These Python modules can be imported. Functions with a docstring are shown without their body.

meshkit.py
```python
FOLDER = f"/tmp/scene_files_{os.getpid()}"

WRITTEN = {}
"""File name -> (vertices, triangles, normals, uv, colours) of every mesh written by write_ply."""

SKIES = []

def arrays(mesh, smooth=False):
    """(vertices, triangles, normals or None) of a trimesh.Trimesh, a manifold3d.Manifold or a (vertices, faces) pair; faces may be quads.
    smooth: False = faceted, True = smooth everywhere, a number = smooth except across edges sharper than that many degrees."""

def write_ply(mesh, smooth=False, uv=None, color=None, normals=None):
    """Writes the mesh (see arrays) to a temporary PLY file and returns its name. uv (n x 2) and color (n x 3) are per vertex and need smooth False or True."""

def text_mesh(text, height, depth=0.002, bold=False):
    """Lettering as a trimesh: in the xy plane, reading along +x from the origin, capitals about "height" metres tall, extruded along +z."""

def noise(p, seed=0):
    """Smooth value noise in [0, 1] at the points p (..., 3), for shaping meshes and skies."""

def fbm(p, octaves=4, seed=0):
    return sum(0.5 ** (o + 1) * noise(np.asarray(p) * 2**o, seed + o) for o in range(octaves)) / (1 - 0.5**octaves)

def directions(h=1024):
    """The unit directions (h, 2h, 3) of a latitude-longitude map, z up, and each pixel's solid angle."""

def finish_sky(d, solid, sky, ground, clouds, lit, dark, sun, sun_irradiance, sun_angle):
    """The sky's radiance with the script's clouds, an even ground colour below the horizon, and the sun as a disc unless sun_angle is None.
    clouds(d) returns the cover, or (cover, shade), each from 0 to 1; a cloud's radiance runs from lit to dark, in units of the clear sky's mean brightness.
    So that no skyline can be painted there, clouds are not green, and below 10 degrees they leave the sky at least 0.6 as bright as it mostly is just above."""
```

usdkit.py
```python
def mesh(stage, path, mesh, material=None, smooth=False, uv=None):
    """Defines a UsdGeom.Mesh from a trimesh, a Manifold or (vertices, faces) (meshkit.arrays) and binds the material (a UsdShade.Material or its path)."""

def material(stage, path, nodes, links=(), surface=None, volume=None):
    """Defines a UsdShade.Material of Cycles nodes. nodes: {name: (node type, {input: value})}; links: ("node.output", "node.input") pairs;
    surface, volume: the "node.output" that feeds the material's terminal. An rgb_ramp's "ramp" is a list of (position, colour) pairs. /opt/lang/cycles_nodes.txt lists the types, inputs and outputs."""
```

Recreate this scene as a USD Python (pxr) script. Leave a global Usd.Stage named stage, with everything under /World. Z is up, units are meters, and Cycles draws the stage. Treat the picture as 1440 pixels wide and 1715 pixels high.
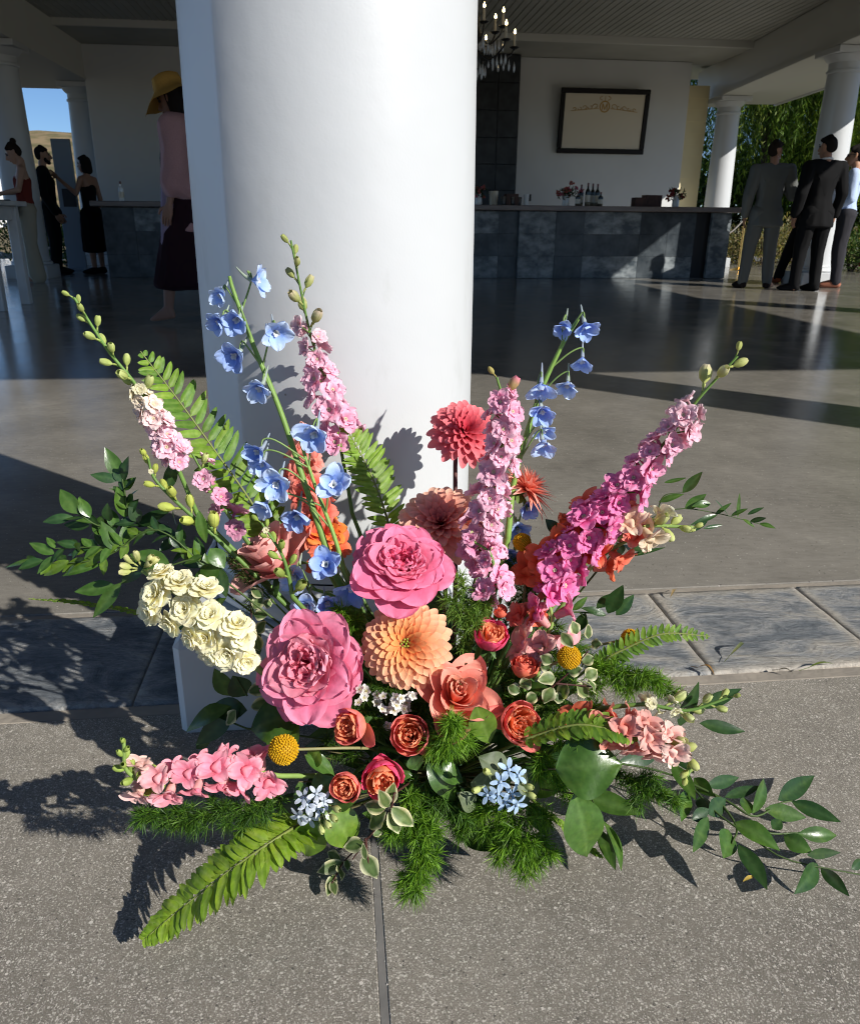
import math, random
import numpy as np
import trimesh
import manifold3d as m3
import usdkit, meshkit
from pxr import Usd, UsdGeom, UsdLux, UsdShade, Gf, Sdf, Vt

stage = Usd.Stage.CreateInMemory()
UsdGeom.SetStageUpAxis(stage, UsdGeom.Tokens.z)
UsdGeom.Xform.Define(stage, '/World')
PI = math.pi
# ------------------------------------------------------------------ camera, sky, sun, exposure
F = 1330.0                                   # focal length in pixels of the 1440 x 1715 photograph
TILT, ROLL, EYE = math.radians(20.3), math.radians(.5), .85
FWD = np.array([0, math.cos(TILT), -math.sin(TILT)])
_r, _u = np.array([1., 0, 0]), np.cross([1., 0, 0], FWD)
RGT = _r * math.cos(ROLL) + _u * math.sin(ROLL)
UPV = -_r * math.sin(ROLL) + _u * math.cos(ROLL)
CAM = np.array([0, 0, EYE])
cam = UsdGeom.Camera.Define(stage, '/World/camera')
cam.CreateHorizontalApertureAttr(36.0)
cam.CreateVerticalApertureAttr(36.0 * 1024 / 859)
cam.CreateFocalLengthAttr(36.0 * F / 1440)
cam.CreateClippingRangeAttr(Gf.Vec2f(.03, 5000))
cam.CreateFStopAttr(20.0)
cam.CreateFocusDistanceAttr(1.08)
cam.CreateExposureAttr(.36)
M = np.eye(4); M[0, :3], M[1, :3], M[2, :3], M[3, :3] = RGT, UPV, -FWD, CAM
cam.AddTransformOp().Set(Gf.Matrix4d(*M.ravel().tolist()))

SUN_EL = math.radians(30.0)
SUN_H = np.array([math.sin(math.radians(53)), -math.cos(math.radians(53))])
SUN = np.array([*(SUN_H * math.cos(SUN_EL)), math.sin(SUN_EL)])
usdkit.material(stage, '/World/Looks/sky', {
    's': ('sky_texture', {'sky_type': 'single_scattering', 'sun_disc': False, 'sun_elevation': SUN_EL, 'sun_rotation': math.atan2(SUN[0], SUN[1]), 'air_density': .7, 'aerosol_density': .05, 'ozone_density': 6.0}),
    'b': ('background_shader', {'strength': .075})}, [('s.color', 'b.color')], surface='b.background')
dome = UsdLux.DomeLight.Define(stage, '/World/sky')
UsdShade.MaterialBindingAPI.Apply(dome.GetPrim()).Bind(UsdShade.Material.Get(stage, '/World/Looks/sky'))
dome.GetPrim().SetCustomDataByKey('kind', 'structure')
sun = UsdLux.DistantLight.Define(stage, '/World/sun')
sun.CreateIntensityAttr(1.2); sun.CreateAngleAttr(.5); sun.CreateNormalizeAttr(True)
sun.CreateColorAttr(Gf.Vec3f(1, .96, .90))
_x = np.cross([0, 0, 1], SUN); _x /= np.linalg.norm(_x); _y = np.cross(SUN, _x)
M = np.eye(4); M[0, :3], M[1, :3], M[2, :3] = _x, _y, SUN
sun.AddTransformOp().Set(Gf.Matrix4d(*M.ravel().tolist()))

# ------------------------------------------------------------------ where things stand
YAW = math.radians(6.5)                      # the pavilion is turned by this much against the view
CY, SY = math.cos(YAW), math.sin(YAW)
def W(u, v, z=0.0): return np.array([u * CY - v * SY, u * SY + v * CY, z])
def uv(p): return np.array([p[0] * CY + p[1] * SY, -p[0] * SY + p[1] * CY, p[2]])
def ray(px, py): return FWD + RGT * (px - 720) / F - UPV * (py - 857.5) / F
def at(px, py, Y):
    d = ray(px, py); return CAM + d * (Y / d[1])
def atz(px, py, z):
    d = ray(px, py); return CAM + d * ((z - EYE) / d[2])
def size(px, p): return px * float((np.asarray(p) - CAM) @ FWD) / F      # metres that px photograph pixels span at p
def nrm(v): v = np.asarray(v, float); return v / max(np.linalg.norm(v), 1e-12)
def facing(x, y, t): return nrm(RGT * x + UPV * y - FWD * t)             # right, up, towards the viewer

# ------------------------------------------------------------------ making prims
_used = {}
def numbered(parent, name):
    k = (str(parent), name); n = _used.get(k, 0); _used[k] = n + 1
    return name if n == 0 else f'{name}_{n:03d}'
def tag(p, label=None, cat=None, group=None, kind=None):
    for k, v in (('label', label), ('category', cat), ('group', group), ('kind', kind)):
        if v: p.SetCustomDataByKey(k, v)
    return p
class T:                                      # a thing: an Xform at its base
    def __init__(s, name, label, cat, loc=(0, 0, 0), group=None, kind=None):
        s.loc = np.asarray(loc, float); s.path = '/World/' + numbered('/World', name)
        x = UsdGeom.Xform.Define(stage, s.path); x.AddTranslateOp().Set(Gf.Vec3d(*s.loc.tolist()))
        s.prim = tag(x.GetPrim(), label, cat, group, kind)
    def put(s, name, mesh, mat, smooth=True, col=None, under=None, label=None, kind=None):
        par = under or s.path
        path = par + '/' + numbered(par, name)
        v, f = mesh_vf(mesh)
        m = usdkit.mesh(stage, path, (v - s.loc, f), LOOK[mat], smooth)
        if col is not None:
            UsdGeom.PrimvarsAPI(m).CreatePrimvar('tint', Sdf.ValueTypeNames.Color3fArray, 'vertex').Set(Vt.Vec3fArray.FromNumpy(np.ascontiguousarray(col, dtype=np.float32)))
        tag(m.GetPrim(), label, kind=kind)
        return path
def mesh_vf(mesh):
    if hasattr(mesh, 'to_mesh'):
        q = mesh.to_mesh(); return np.array(q.vert_properties[:, :3], float), np.array(q.tri_verts)
    if isinstance(mesh, trimesh.Trimesh): return np.array(mesh.vertices), np.array(mesh.faces)
    v, f = np.asarray(mesh[0], float), np.asarray(mesh[1], int)
    if f.shape[1] == 4: f = np.vstack([f[:, [0, 1, 2]], f[:, [0, 2, 3]]])
    return v, f
def single(name, mesh, mat, label=None, cat=None, group=None, kind=None, smooth=False, col=None):
    path = '/World/' + numbered('/World', name)
    v, f = mesh_vf(mesh)
    m = usdkit.mesh(stage, path, (v, f), LOOK[mat], smooth)
    if col is not None:
        UsdGeom.PrimvarsAPI(m).CreatePrimvar('tint', Sdf.ValueTypeNames.Color3fArray, 'vertex').Set(Vt.Vec3fArray.FromNumpy(np.ascontiguousarray(col, dtype=np.float32)))
    tag(m.GetPrim(), label, cat, group, kind)
    return path
def cat_(ms):
    vs, fs, n = [], [], 0
    for m in ms:
        v, f = mesh_vf(m); vs.append(v); fs.append(f + n); n += len(v)
    return np.vstack(vs), np.vstack(fs)
def catc(ms):                                 # (v, f, c) triples
    vs, fs, cs, n = [], [], [], 0
    for v, f, c in ms:
        vs.append(v); fs.append(f + n); cs.append(c); n += len(v)
    return (np.vstack(vs), np.vstack(fs)), np.vstack(cs)

# ------------------------------------------------------------------ shapes
_sg = np.array([[a, b, c] for a in (-1, 1) for b in (-1, 1) for c in (-1, 1)], float)
def hull(pts):
    return mesh_vf(m3.Manifold.hull_points(np.asarray(pts, float)))
def cbox(lo, hi, ch=.004):                     # chamfered box
    lo, hi = np.asarray(lo, float), np.asarray(hi, float); c, h = (lo + hi) / 2, (hi - lo) / 2
    ch = min(ch, .45 * h.min()); P = []
    for k in range(3):
        e = h - ch; e[k] = h[k]; P.append(c + _sg * e)
    return hull(np.vstack(P))
def inW(mesh):                                 # pavilion frame to world
    v, f = mesh_vf(mesh); return np.stack([v[:, 0] * CY - v[:, 1] * SY, v[:, 0] * SY + v[:, 1] * CY, v[:, 2]], 1), f
def wbox(u0, u1, v0, v1, z0, z1, ch=.004): return inW(cbox((u0, v0, z0), (u1, v1, z1), ch))
def lathe(prof, c, n=48):                      # prof: (radius, z) from bottom to top
    prof = np.asarray(prof, float); a = np.arange(n) * 2 * PI / n; k = len(prof)
    v = np.stack([np.outer(prof[:, 0], np.cos(a)), np.outer(prof[:, 0], np.sin(a)), np.repeat(prof[:, 1:], n, 1)], -1).reshape(-1, 3) + c
    i = (np.arange(k - 1)[:, None] * n + np.arange(n)); j = (np.arange(k - 1)[:, None] * n + (np.arange(n) + 1) % n)
    f = np.stack([i, j, j + n, i + n], -1).reshape(-1, 4)
    return mesh_vf((v, f))
def tube(pts, rad, n=6, cap=True):
    p = np.asarray(pts, float); r = np.broadcast_to(np.asarray(rad, float), (len(p),))
    t = np.gradient(p, axis=0); t /= np.maximum(np.linalg.norm(t, axis=1, keepdims=True), 1e-9)
    x = nrm(np.cross(t[0], [.31, .22, .93])); vs = []
    a = np.arange(n) * 2 * PI / n
    for k in range(len(p)):
        x = nrm(x - t[k] * (x @ t[k])); y = np.cross(t[k], x)
        vs.append(p[k] + r[k] * (np.outer(np.cos(a), x) + np.outer(np.sin(a), y)))
    v = np.vstack(vs); k = len(p)
    i = (np.arange(k - 1)[:, None] * n + np.arange(n)); j = (np.arange(k - 1)[:, None] * n + (np.arange(n) + 1) % n)
    f = [mesh_vf((v, np.stack([i, j, j + n, i + n], -1).reshape(-1, 4)))[1]]
    if cap:
        v = np.vstack([v, p[:1], p[-1:]]); e = len(v); q = np.arange(n); q2 = (q + 1) % n
        f += [np.stack([q2, q, np.full(n, e - 2)], 1), np.stack([q + (k - 1) * n, q2 + (k - 1) * n, np.full(n, e - 1)], 1)]
    return v, np.vstack(f)
def spline(pts, n=24):
    p = np.asarray(pts, float)
    if len(p) == 2: return p[0] + np.linspace(0, 1, n)[:, None] * (p[1] - p[0])
    q = np.vstack([2 * p[0] - p[1], p, 2 * p[-1] - p[-2]]); s = np.linspace(0, len(p) - 1 - 1e-9, n); k = s.astype(int); t = (s - k)[:, None]
    a, b, c, d = q[k], q[k + 1], q[k + 2], q[k + 3]
    return .5 * (2 * b + (c - a) * t + (2 * a - 5 * b + 4 * c - d) * t * t + (3 * b - a - 3 * c + d) * t ** 3)
def ball(c, r, sub=1):
    s = trimesh.creation.icosphere(sub, 1.0); return np.array(s.vertices) * r + c, np.array(s.faces)

# ------------------------------------------------------------------ materials
LOOK = {}
def look(name, nodes, links, surface='p.BSDF'):
    LOOK[name] = usdkit.material(stage, '/World/Looks/' + name, nodes, links, surface=surface)
def paint(name, c, rough=.5, spec=.5, c2=None, scale=3.0, bump=0.0, bscale=60.0, metallic=0.0, stretch=(1, 1, 1), lo=.35, hi=.65, rvar=0.0):
    nodes = {'g': ('geometry', {}), 'm': ('mapping', {'scale': stretch}), 'p': ('principled_bsdf', {'base_color': c, 'roughness': rough, 'specular_ior_level': spec, 'metallic': metallic})}
    links = [('g.position', 'm.vector')]
    if c2 is not None or rvar:
        nodes['n'] = ('noise_texture', {'scale': scale, 'detail': 6.0, 'roughness': .6}); links.append(('m.vector', 'n.vector'))
    if c2 is not None:
        nodes['r'] = ('rgb_ramp', {'ramp': [(0, c), (lo, c), (hi, c2), (1, c2)]}); links += [('n.fac', 'r.fac'), ('r.color', 'p.base_color')]
    if rvar:
        nodes['mr'] = ('map_range', {'from_min': .3, 'from_max': .7, 'to_min': rough, 'to_max': rough + rvar}); links += [('n.fac', 'mr.value'), ('mr.result', 'p.roughness')]
    if bump:
        nodes['bn'] = ('noise_texture', {'scale': bscale, 'detail': 4.0}); nodes['b'] = ('bump', {'strength': 1.0, 'distance': bump})
        links += [('m.vector', 'bn.vector'), ('bn.fac', 'b.height'), ('b.normal', 'p.normal')]
    look(name, nodes, links)
look('white_paint', {'g': ('geometry', {}), 'n': ('noise_texture', {'scale': 1.6, 'detail': 6.0}), 'r': ('rgb_ramp', {'ramp': [(.35, (.515, .53, .534)), (.65, (.49, .505, .51))]}),
    'm': ('mapping', {'scale': (1, 1, .35)}), 'n2': ('noise_texture', {'scale': 9.0, 'detail': 8.0, 'roughness': .7}), 'r2': ('rgb_ramp', {'ramp': [(.60, (1, 1, 1)), (.72, (.90, .90, .885))]}), 'mx': ('mix_color', {'blend_type': 'multiply', 'fac': 1.0}),
    'v': ('voronoi_texture', {'scale': 26.0}), 'vc': ('separate_color', {}), 'vp': ('math', {'math_type': 'greater_than', 'value2': .90}), 'vd': ('math', {'math_type': 'less_than', 'value2': .055}), 'vm': ('math', {'math_type': 'multiply'}), 'mk': ('mix_color', {'b': (.3, .29, .27)}),
    'z': ('separate_xyz', {}), 'zr': ('map_range', {'from_min': .0, 'from_max': .05, 'to_min': .45, 'to_max': 0.0, 'clamp': True}), 'zm': ('math', {'math_type': 'multiply'}), 'md': ('mix_color', {'b': (.27, .25, .22)}),
    'bn': ('noise_texture', {'scale': 260.0, 'detail': 4.0}), 'b': ('bump', {'strength': 1.0, 'distance': .00013}), 'bn2': ('noise_texture', {'scale': 7.0, 'detail': 3.0}), 'b2': ('bump', {'strength': 1.0, 'distance': .0025}), 'p': ('principled_bsdf', {'roughness': .42, 'specular_ior_level': .4})},
    [('g.position', 'n.vector'), ('n.fac', 'r.fac'), ('g.position', 'm.vector'), ('m.vector', 'n2.vector'), ('n2.fac', 'r2.fac'), ('r.color', 'mx.a'), ('r2.color', 'mx.b'), ('g.position', 'v.vector'), ('v.color', 'vc.color'), ('vc.r', 'vp.value1'), ('v.distance', 'vd.value1'), ('vp.value', 'vm.value1'), ('vd.value', 'vm.value2'), ('vm.value', 'mk.fac'), ('mx.result', 'mk.a'),
     ('g.position', 'z.vector'), ('z.z', 'zr.value'), ('zr.result', 'zm.value1'), ('n2.fac', 'zm.value2'), ('zm.value', 'md.fac'), ('mk.result', 'md.a'), ('md.result', 'p.base_color'), ('g.position', 'bn2.vector'), ('bn2.fac', 'b2.height'), ('b2.normal', 'b.normal'), ('g.position', 'bn.vector'), ('bn.fac', 'b.height'), ('b.normal', 'p.normal')])
paint('wall_paint', (.62, .63, .62), .6, .3, c2=(.57, .58, .57), scale=.7, bump=.0008, bscale=60)
paint('ceiling_paint', (.42, .42, .38), .55, .3, c2=(.36, .36, .32), scale=1.5)
paint('beam_paint', (.55, .55, .51), .55, .3)
paint('siding_paint', (.78, .68, .42), .6, .3, c2=(.72, .62, .38), scale=2)
paint('dark_tile', (.010, .013, .017), .4, .4, c2=(.03, .036, .042), scale=6, bump=.002, bscale=14)
paint('bar_tile', (.05, .065, .076), .35, .4, c2=(.30, .33, .34), scale=4.5, bump=.002, bscale=18, stretch=(1, 1, 1.6), lo=.38, hi=.68)
paint('bar_tile_dark', (.022, .03, .037), .35, .4, c2=(.085, .10, .11), scale=4.5, bump=.002, bscale=18, lo=.38, hi=.7)
paint('bar_void', (.02, .022, .026), .5, .3)
paint('counter_wood', (.13, .105, .095), .35, .5, c2=(.2, .165, .15), scale=4, stretch=(.4, 6, 6))
paint('black_wood', (.006, .005, .005), .5, .25)
paint('cream_print', (.62, .56, .44), .35, .4)
paint('gold_print', (.42, .25, .06), .5, .4)
paint('brass', (.75, .5, .17), .3, .5, metallic=1.0)
paint('rope', (.45, .42, .38), .8, .2)
paint('bottle_glass', (.006, .009, .006), .08, .6)
paint('bottle_foil', (.12, .03, .03), .4, .5)
paint('paper_label', (.7, .66, .56), .7, .2)
paint('box_wood', (.05, .025, .018), .5, .3, c2=(.09, .04, .03), scale=12)
paint('red_cloth', (.22, .03, .03), .8, .2)
paint('clear_glass', (.75, .78, .78), .06, .6)
paint('black_iron', (.012, .012, .013), .4, .5)
paint('crystal', (.45, .46, .48), .06, .8)
paint('candle_sleeve', (.55, .5, .4), .5, .4)
look('bulb', {'p': ('emission', {'color': (1, .72, .33), 'strength': 9.0})}, [], 'p.emission')
paint('table_white', (.62, .62, .61), .45, .4, c2=(.55, .55, .54), scale=6)
paint('grey_panel', (.2, .24, .28), .5, .3)
paint('mat_blue', (.07, .12, .2), .9, .1)
paint('house_white', (.8, .8, .78), .7, .2)
paint('bark', (.10, .075, .055), .9, .1, c2=(.05, .038, .03), scale=9, stretch=(1, 1, .25), bump=.01, bscale=14)
paint('dry_hill', (.25, .19, .11), .95, .05, c2=(.13, .12, .06), scale=.22, lo=.42, hi=.6)
paint('lawn', (.10, .16, .03), .9, .1, c2=(.16, .2, .05), scale=5)
paint('path_stone', (.34, .33, .31), .7, .2, c2=(.26, .25, .24), scale=2)
paint('dirt', (.24, .19, .12), .95, .05, c2=(.17, .15, .08), scale=1.3)
paint('joint_filler', (.20, .19, .175), .6, .3, c2=(.15, .145, .135), scale=14, bump=.0006, bscale=120)
paint('joint_chip', (.5, .47, .42), .8, .2)
paint('foam_green', (.04, .08, .04), .9, .1)
paint('dry_leaf', (.32, .19, .07), .7, .2)
# exposed aggregate concrete: fine sand, pale and dark chips in a grey brown paste
def speck(n, l, tag_, scale, prob, size_, col, src):
    """Scattered chips: cells of a voronoi pattern picked by chance."""
    v = 'v' + tag_; n[v] = ('voronoi_texture', {'scale': scale}); n[v + 'c'] = ('separate_color', {}); n[v + 'p'] = ('math', {'math_type': 'greater_than', 'value2': 1 - prob})
    n[v + 'sz'] = ('math', {'math_type': 'multiply', 'value2': size_ * 1.6}); n[v + 'd'] = ('math', {'math_type': 'less_than'}); n[v + 'm'] = ('math', {'math_type': 'multiply'})
    n[v + 'a'] = ('math', {'math_type': 'multiply_add', 'value2': .55, 'value3': .4}); n[v + 'f'] = ('math', {'math_type': 'multiply'})
    n[v + 'x'] = ('mix_color', {'b': col, 'use_clamp': False})
    l += [('g.position', v + '.vector'), (v + '.color', v + 'c.color'), (v + 'c.r', v + 'p.value1'), (v + 'c.g', v + 'sz.value1'), (v + '.distance', v + 'd.value1'), (v + 'sz.value', v + 'd.value2'),
          (v + 'p.value', v + 'm.value1'), (v + 'd.value', v + 'm.value2'), (v + 'c.b', v + 'a.value1'), (v + 'm.value', v + 'f.value1'), (v + 'a.value', v + 'f.value2'), (v + 'f.value', v + 'x.fac'), (src, v + 'x.a')]
    return v + 'x.result'
def concrete(name, base, grain, chips, rough, bump, grain_scale=520.0, stretch=(1, 1, 1), spec=.35, rough_var=None):
    n = {'g': ('geometry', {}), 'mp': ('mapping', {'scale': stretch}), 'n': ('noise_texture', {'scale': 2.3, 'detail': 9.0, 'roughness': .66}),
         'r': ('rgb_ramp', {'ramp': [(.25, np.array(base) * .66), (.40, np.array(base) * .88), (.55, np.array(base) * 1.04), (.78, np.array(base) * 1.34)]}),
         'q': ('noise_texture', {'scale': 38.0, 'detail': 7.0, 'roughness': .72}), 'qr': ('rgb_ramp', {'ramp': [(.3, (.84, .84, .84)), (.7, (1.15, 1.15, 1.14))]}), 'mq': ('mix_color', {'blend_type': 'multiply', 'fac': 1.0, 'use_clamp': False}),
         'f': ('noise_texture', {'scale': grain_scale, 'detail': 2.0, 'roughness': .8}), 'fr': ('rgb_ramp', {'ramp': [(.28, (1 - grain,) * 3), (.5, (1, 1, 1)), (.72, (1 + grain * 1.3,) * 3)]}), 'mf': ('mix_color', {'blend_type': 'multiply', 'fac': 1.0, 'use_clamp': False}),
         'p': ('principled_bsdf', {'roughness': rough, 'specular_ior_level': spec}), 'b': ('bump', {'strength': .6, 'distance': bump})}
    l = [('g.position', 'mp.vector'), ('g.position', 'n.vector'), ('n.fac', 'r.fac'), ('mp.vector', 'q.vector'), ('q.fac', 'qr.fac'), ('r.color', 'mq.a'), ('qr.color', 'mq.b'), ('g.position', 'f.vector'), ('f.fac', 'fr.fac'), ('mq.result', 'mf.a'), ('fr.color', 'mf.b')]
    src = 'mf.result'
    for i, (sc, pr, sz, col) in enumerate(chips): src = speck(n, l, str(i), sc, pr, sz, col, src)
    l += [(src, 'p.base_color'), ('f.fac', 'b.height'), ('b.normal', 'p.normal')]
    if rough_var:
        n['rr'] = ('map_range', {'from_min': .3, 'from_max': .7, 'to_min': rough_var[0], 'to_max': rough_var[1]}); l += [('n.fac', 'rr.value'), ('rr.result', 'p.roughness')]
    look(name, n, l)
concrete('apron_concrete', (.205, .187, .155), .5, [(330.0, .12, .40, (.08, .072, .062)), (560.0, .50, .46, (.45, .42, .37)), (400.0, .32, .42, (.54, .505, .44)), (260.0, .10, .36, (.58, .54, .48)), (170.0, .02, .30, (.60, .56, .5))], .62, .0014, 620.0)
concrete('polished_concrete', (.228, .212, .183), .2, [(200.0, .05, .3, (.46, .43, .38)), (90.0, .03, .16, (.5, .47, .42)), (160.0, .05, .3, (.11, .1, .088))], .15, .0003, 420.0, (.55, 1.7, 1), .5, (.07, .18))
# slate: blue grey hearts, buff mineral bloom towards the edges, flaking layers
look('slate', {
    'g': ('geometry', {}), 'o': ('object_info', {}), 'm': ('mapping', {'rotation': (0, 0, .5), 'scale': (1.0, 2.6, 1)}),
    'n': ('noise_texture', {'scale': 4.2, 'detail': 10.0, 'roughness': .72, 'distortion': 1.6}), 'at': ('attribute', {'attribute': 'tint'}), 'sc': ('separate_color', {}),
    'ad': ('math', {'math_type': 'multiply_add', 'value2': 1.35, 'value3': -.52}), 'sm': ('math', {'math_type': 'add'}),
    'r': ('rgb_ramp', {'ramp': [(.16, (.07, .08, .092)), (.32, (.13, .145, .157)), (.44, (.22, .228, .23)), (.51, (.30, .298, .285)), (.66, (.36, .338, .295)), (1, (.42, .375, .31))]}),
    'n2': ('noise_texture', {'scale': 48.0, 'detail': 9.0, 'roughness': .75, 'distortion': .7}), 'r2': ('rgb_ramp', {'ramp': [(.3, (.5, .5, .5)), (.5, (1, 1, 1)), (.7, (1.35, 1.34, 1.32))]}), 'mx': ('mix_color', {'blend_type': 'multiply', 'fac': 1.0, 'use_clamp': False}),
    'b': ('bump', {'strength': 1.0, 'distance': .012}), 'b2': ('bump', {'strength': .9, 'distance': .004}), 'p': ('principled_bsdf', {'roughness': .5, 'specular_ior_level': .45})},
    [('g.position', 'm.vector'), ('m.vector', 'n.vector'), ('at.color', 'sc.color'), ('n.fac', 'ad.value1'), ('ad.value', 'sm.value1'), ('sc.r', 'sm.value2'), ('sm.value', 'r.fac'),
     ('m.vector', 'n2.vector'), ('n2.fac', 'r2.fac'), ('r.color', 'mx.a'), ('r2.color', 'mx.b'), ('mx.result', 'p.base_color'), ('n.fac', 'b.height'), ('n2.fac', 'b2.height'), ('b.normal', 'b2.normal'), ('b2.normal', 'p.normal')])
paint('grout', (.33, .29, .235), .85, .2, c2=(.24, .215, .18), scale=9, bump=.002, bscale=70)
def tinted(name, rough, spec, trans, hue=.0, val=.12, bump=0.0, bscale=300.0, blot=.11, yel=.0, tcol=(1, 1, 1)):
    """Colour from the mesh's own tint, a little different on each piece, and light passing through."""
    nodes = {'a': ('attribute', {'attribute': 'tint'}), 'o': ('object_info', {}), 'g': ('geometry', {}),
             'v': ('map_range', {'to_min': 1 - val, 'to_max': 1 + val}), 'h': ('hsv', {'hue': .5, 'saturation': 1.0, 'fac': 1.0}),
             'n': ('noise_texture', {'scale': 130.0, 'detail': 4.0}), 'nr': ('map_range', {'from_min': .25, 'from_max': .75, 'to_min': 1 - blot, 'to_max': 1 + blot}), 'n3': ('noise_texture', {'scale': 34.0, 'detail': 5.0, 'roughness': .65}), 'y': ('map_range', {'from_min': .5, 'from_max': .72, 'to_min': 0.0, 'to_max': yel, 'clamp': True}), 'ym': ('mix_color', {'blend_type': 'multiply', 'b': (1.9, 1.5, 1.0), 'use_clamp': False}), 'mu': ('math', {'math_type': 'multiply'}),
             'p': ('principled_bsdf', {'roughness': rough, 'specular_ior_level': spec}), 't': ('translucent_bsdf', {}),
             'tc': ('mix_color', {'blend_type': 'multiply', 'fac': 1.0, 'b': tcol, 'use_clamp': False}), 'x': ('mix_closure', {'fac': trans})}
    links = [('o.random', 'v.value'), ('g.position', 'n.vector'), ('n.fac', 'nr.value'), ('v.result', 'mu.value1'), ('nr.result', 'mu.value2'), ('mu.value', 'h.value'), ('g.position', 'n3.vector'), ('n3.fac', 'y.value'), ('y.result', 'ym.fac'), ('a.color', 'ym.a'), ('ym.result', 'h.color'),
             ('h.color', 'p.base_color'), ('h.color', 'tc.a'), ('tc.result', 't.color'), ('p.BSDF', 'x.closure1'), ('t.BSDF', 'x.closure2')]
    if bump:
        nodes['bn'] = ('noise_texture', {'scale': bscale, 'detail': 3.0}); nodes['b'] = ('bump', {'strength': .7, 'distance': bump})
        links += [('g.position', 'bn.vector'), ('bn.fac', 'b.height'), ('b.normal', 'p.normal')]
    look(name, nodes, links, 'x.closure')
tinted('petal', .6, .18, .27, val=.07, bump=.0006, bscale=260)
tinted('leaf_gloss', .28, .5, .22, val=.18, bump=.0004, bscale=160, blot=.22, yel=.55, tcol=(1.25, 1.3, .6))
tinted('leaf_matt', .5, .35, .3, val=.14, bump=.0005, bscale=220, blot=.2, yel=.45, tcol=(1.3, 1.3, .6))
tinted('stem', .5, .35, .05, val=.1)
tinted('crown', .55, .3, .42, val=.1, tcol=(1.3, 1.3, .6))
tinted('cloth', .85, .15, .0, val=.0, bump=.002, bscale=90)
tinted('skin', .5, .3, .0, val=.0)
# ------------------------------------------------------------------ ground, floors, slate
C0 = (0.0, 1.505)                                  # foot of the near column, pavilion frame
U_R = 6.75
def sheet(u0, u1, v0, v1, z, nu=1, nv=1):
    g = np.array([[u, v, z] for v in np.linspace(v0, v1, nv + 1) for u in np.linspace(u0, u1, nu + 1)])
    i = (np.arange(nv)[:, None] * (nu + 1) + np.arange(nu)).ravel()
    return inW(mesh_vf((g, np.stack([i, i + 1, i + nu + 2, i + nu + 1], 1))))
single('ground', sheet(-900, 900, -900, 900, -.10), 'dirt', kind='structure')
JU, JW = .027, .0048
for u0, u1 in ((-9, JU - JW), (JU + JW, 10)):
    ch = .0018
    single('concrete_apron', wbox(u0, u1, -7, 1.27, -.16, 0, ch), 'apron_concrete', kind='structure')
jf = T('joint_strip', None, None, W(JU, .5, 0), kind='structure')
jf.put('filler', wbox(JU - JW, JU + JW, -7, 1.27, -.1, -.0008, .0004), 'joint_filler', False)
rng = random.Random(4); chips = []
for k in range(26):
    v = rng.uniform(.45, 1.1); s = rng.choice((-1, 1)); r = rng.uniform(.0005, .0012)
    q = ball(W(JU + s * (JW + rng.uniform(-.001, .0012)), v, -.0006), r, 0); chips.append(q)
jf.put('chips', cat_(chips), 'joint_chip', False, kind='stuff')
single('pavilion_floor', wbox(-9, 12, 1.695, 18, -.16, 0, .002), 'polished_concrete', kind='structure')
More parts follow.
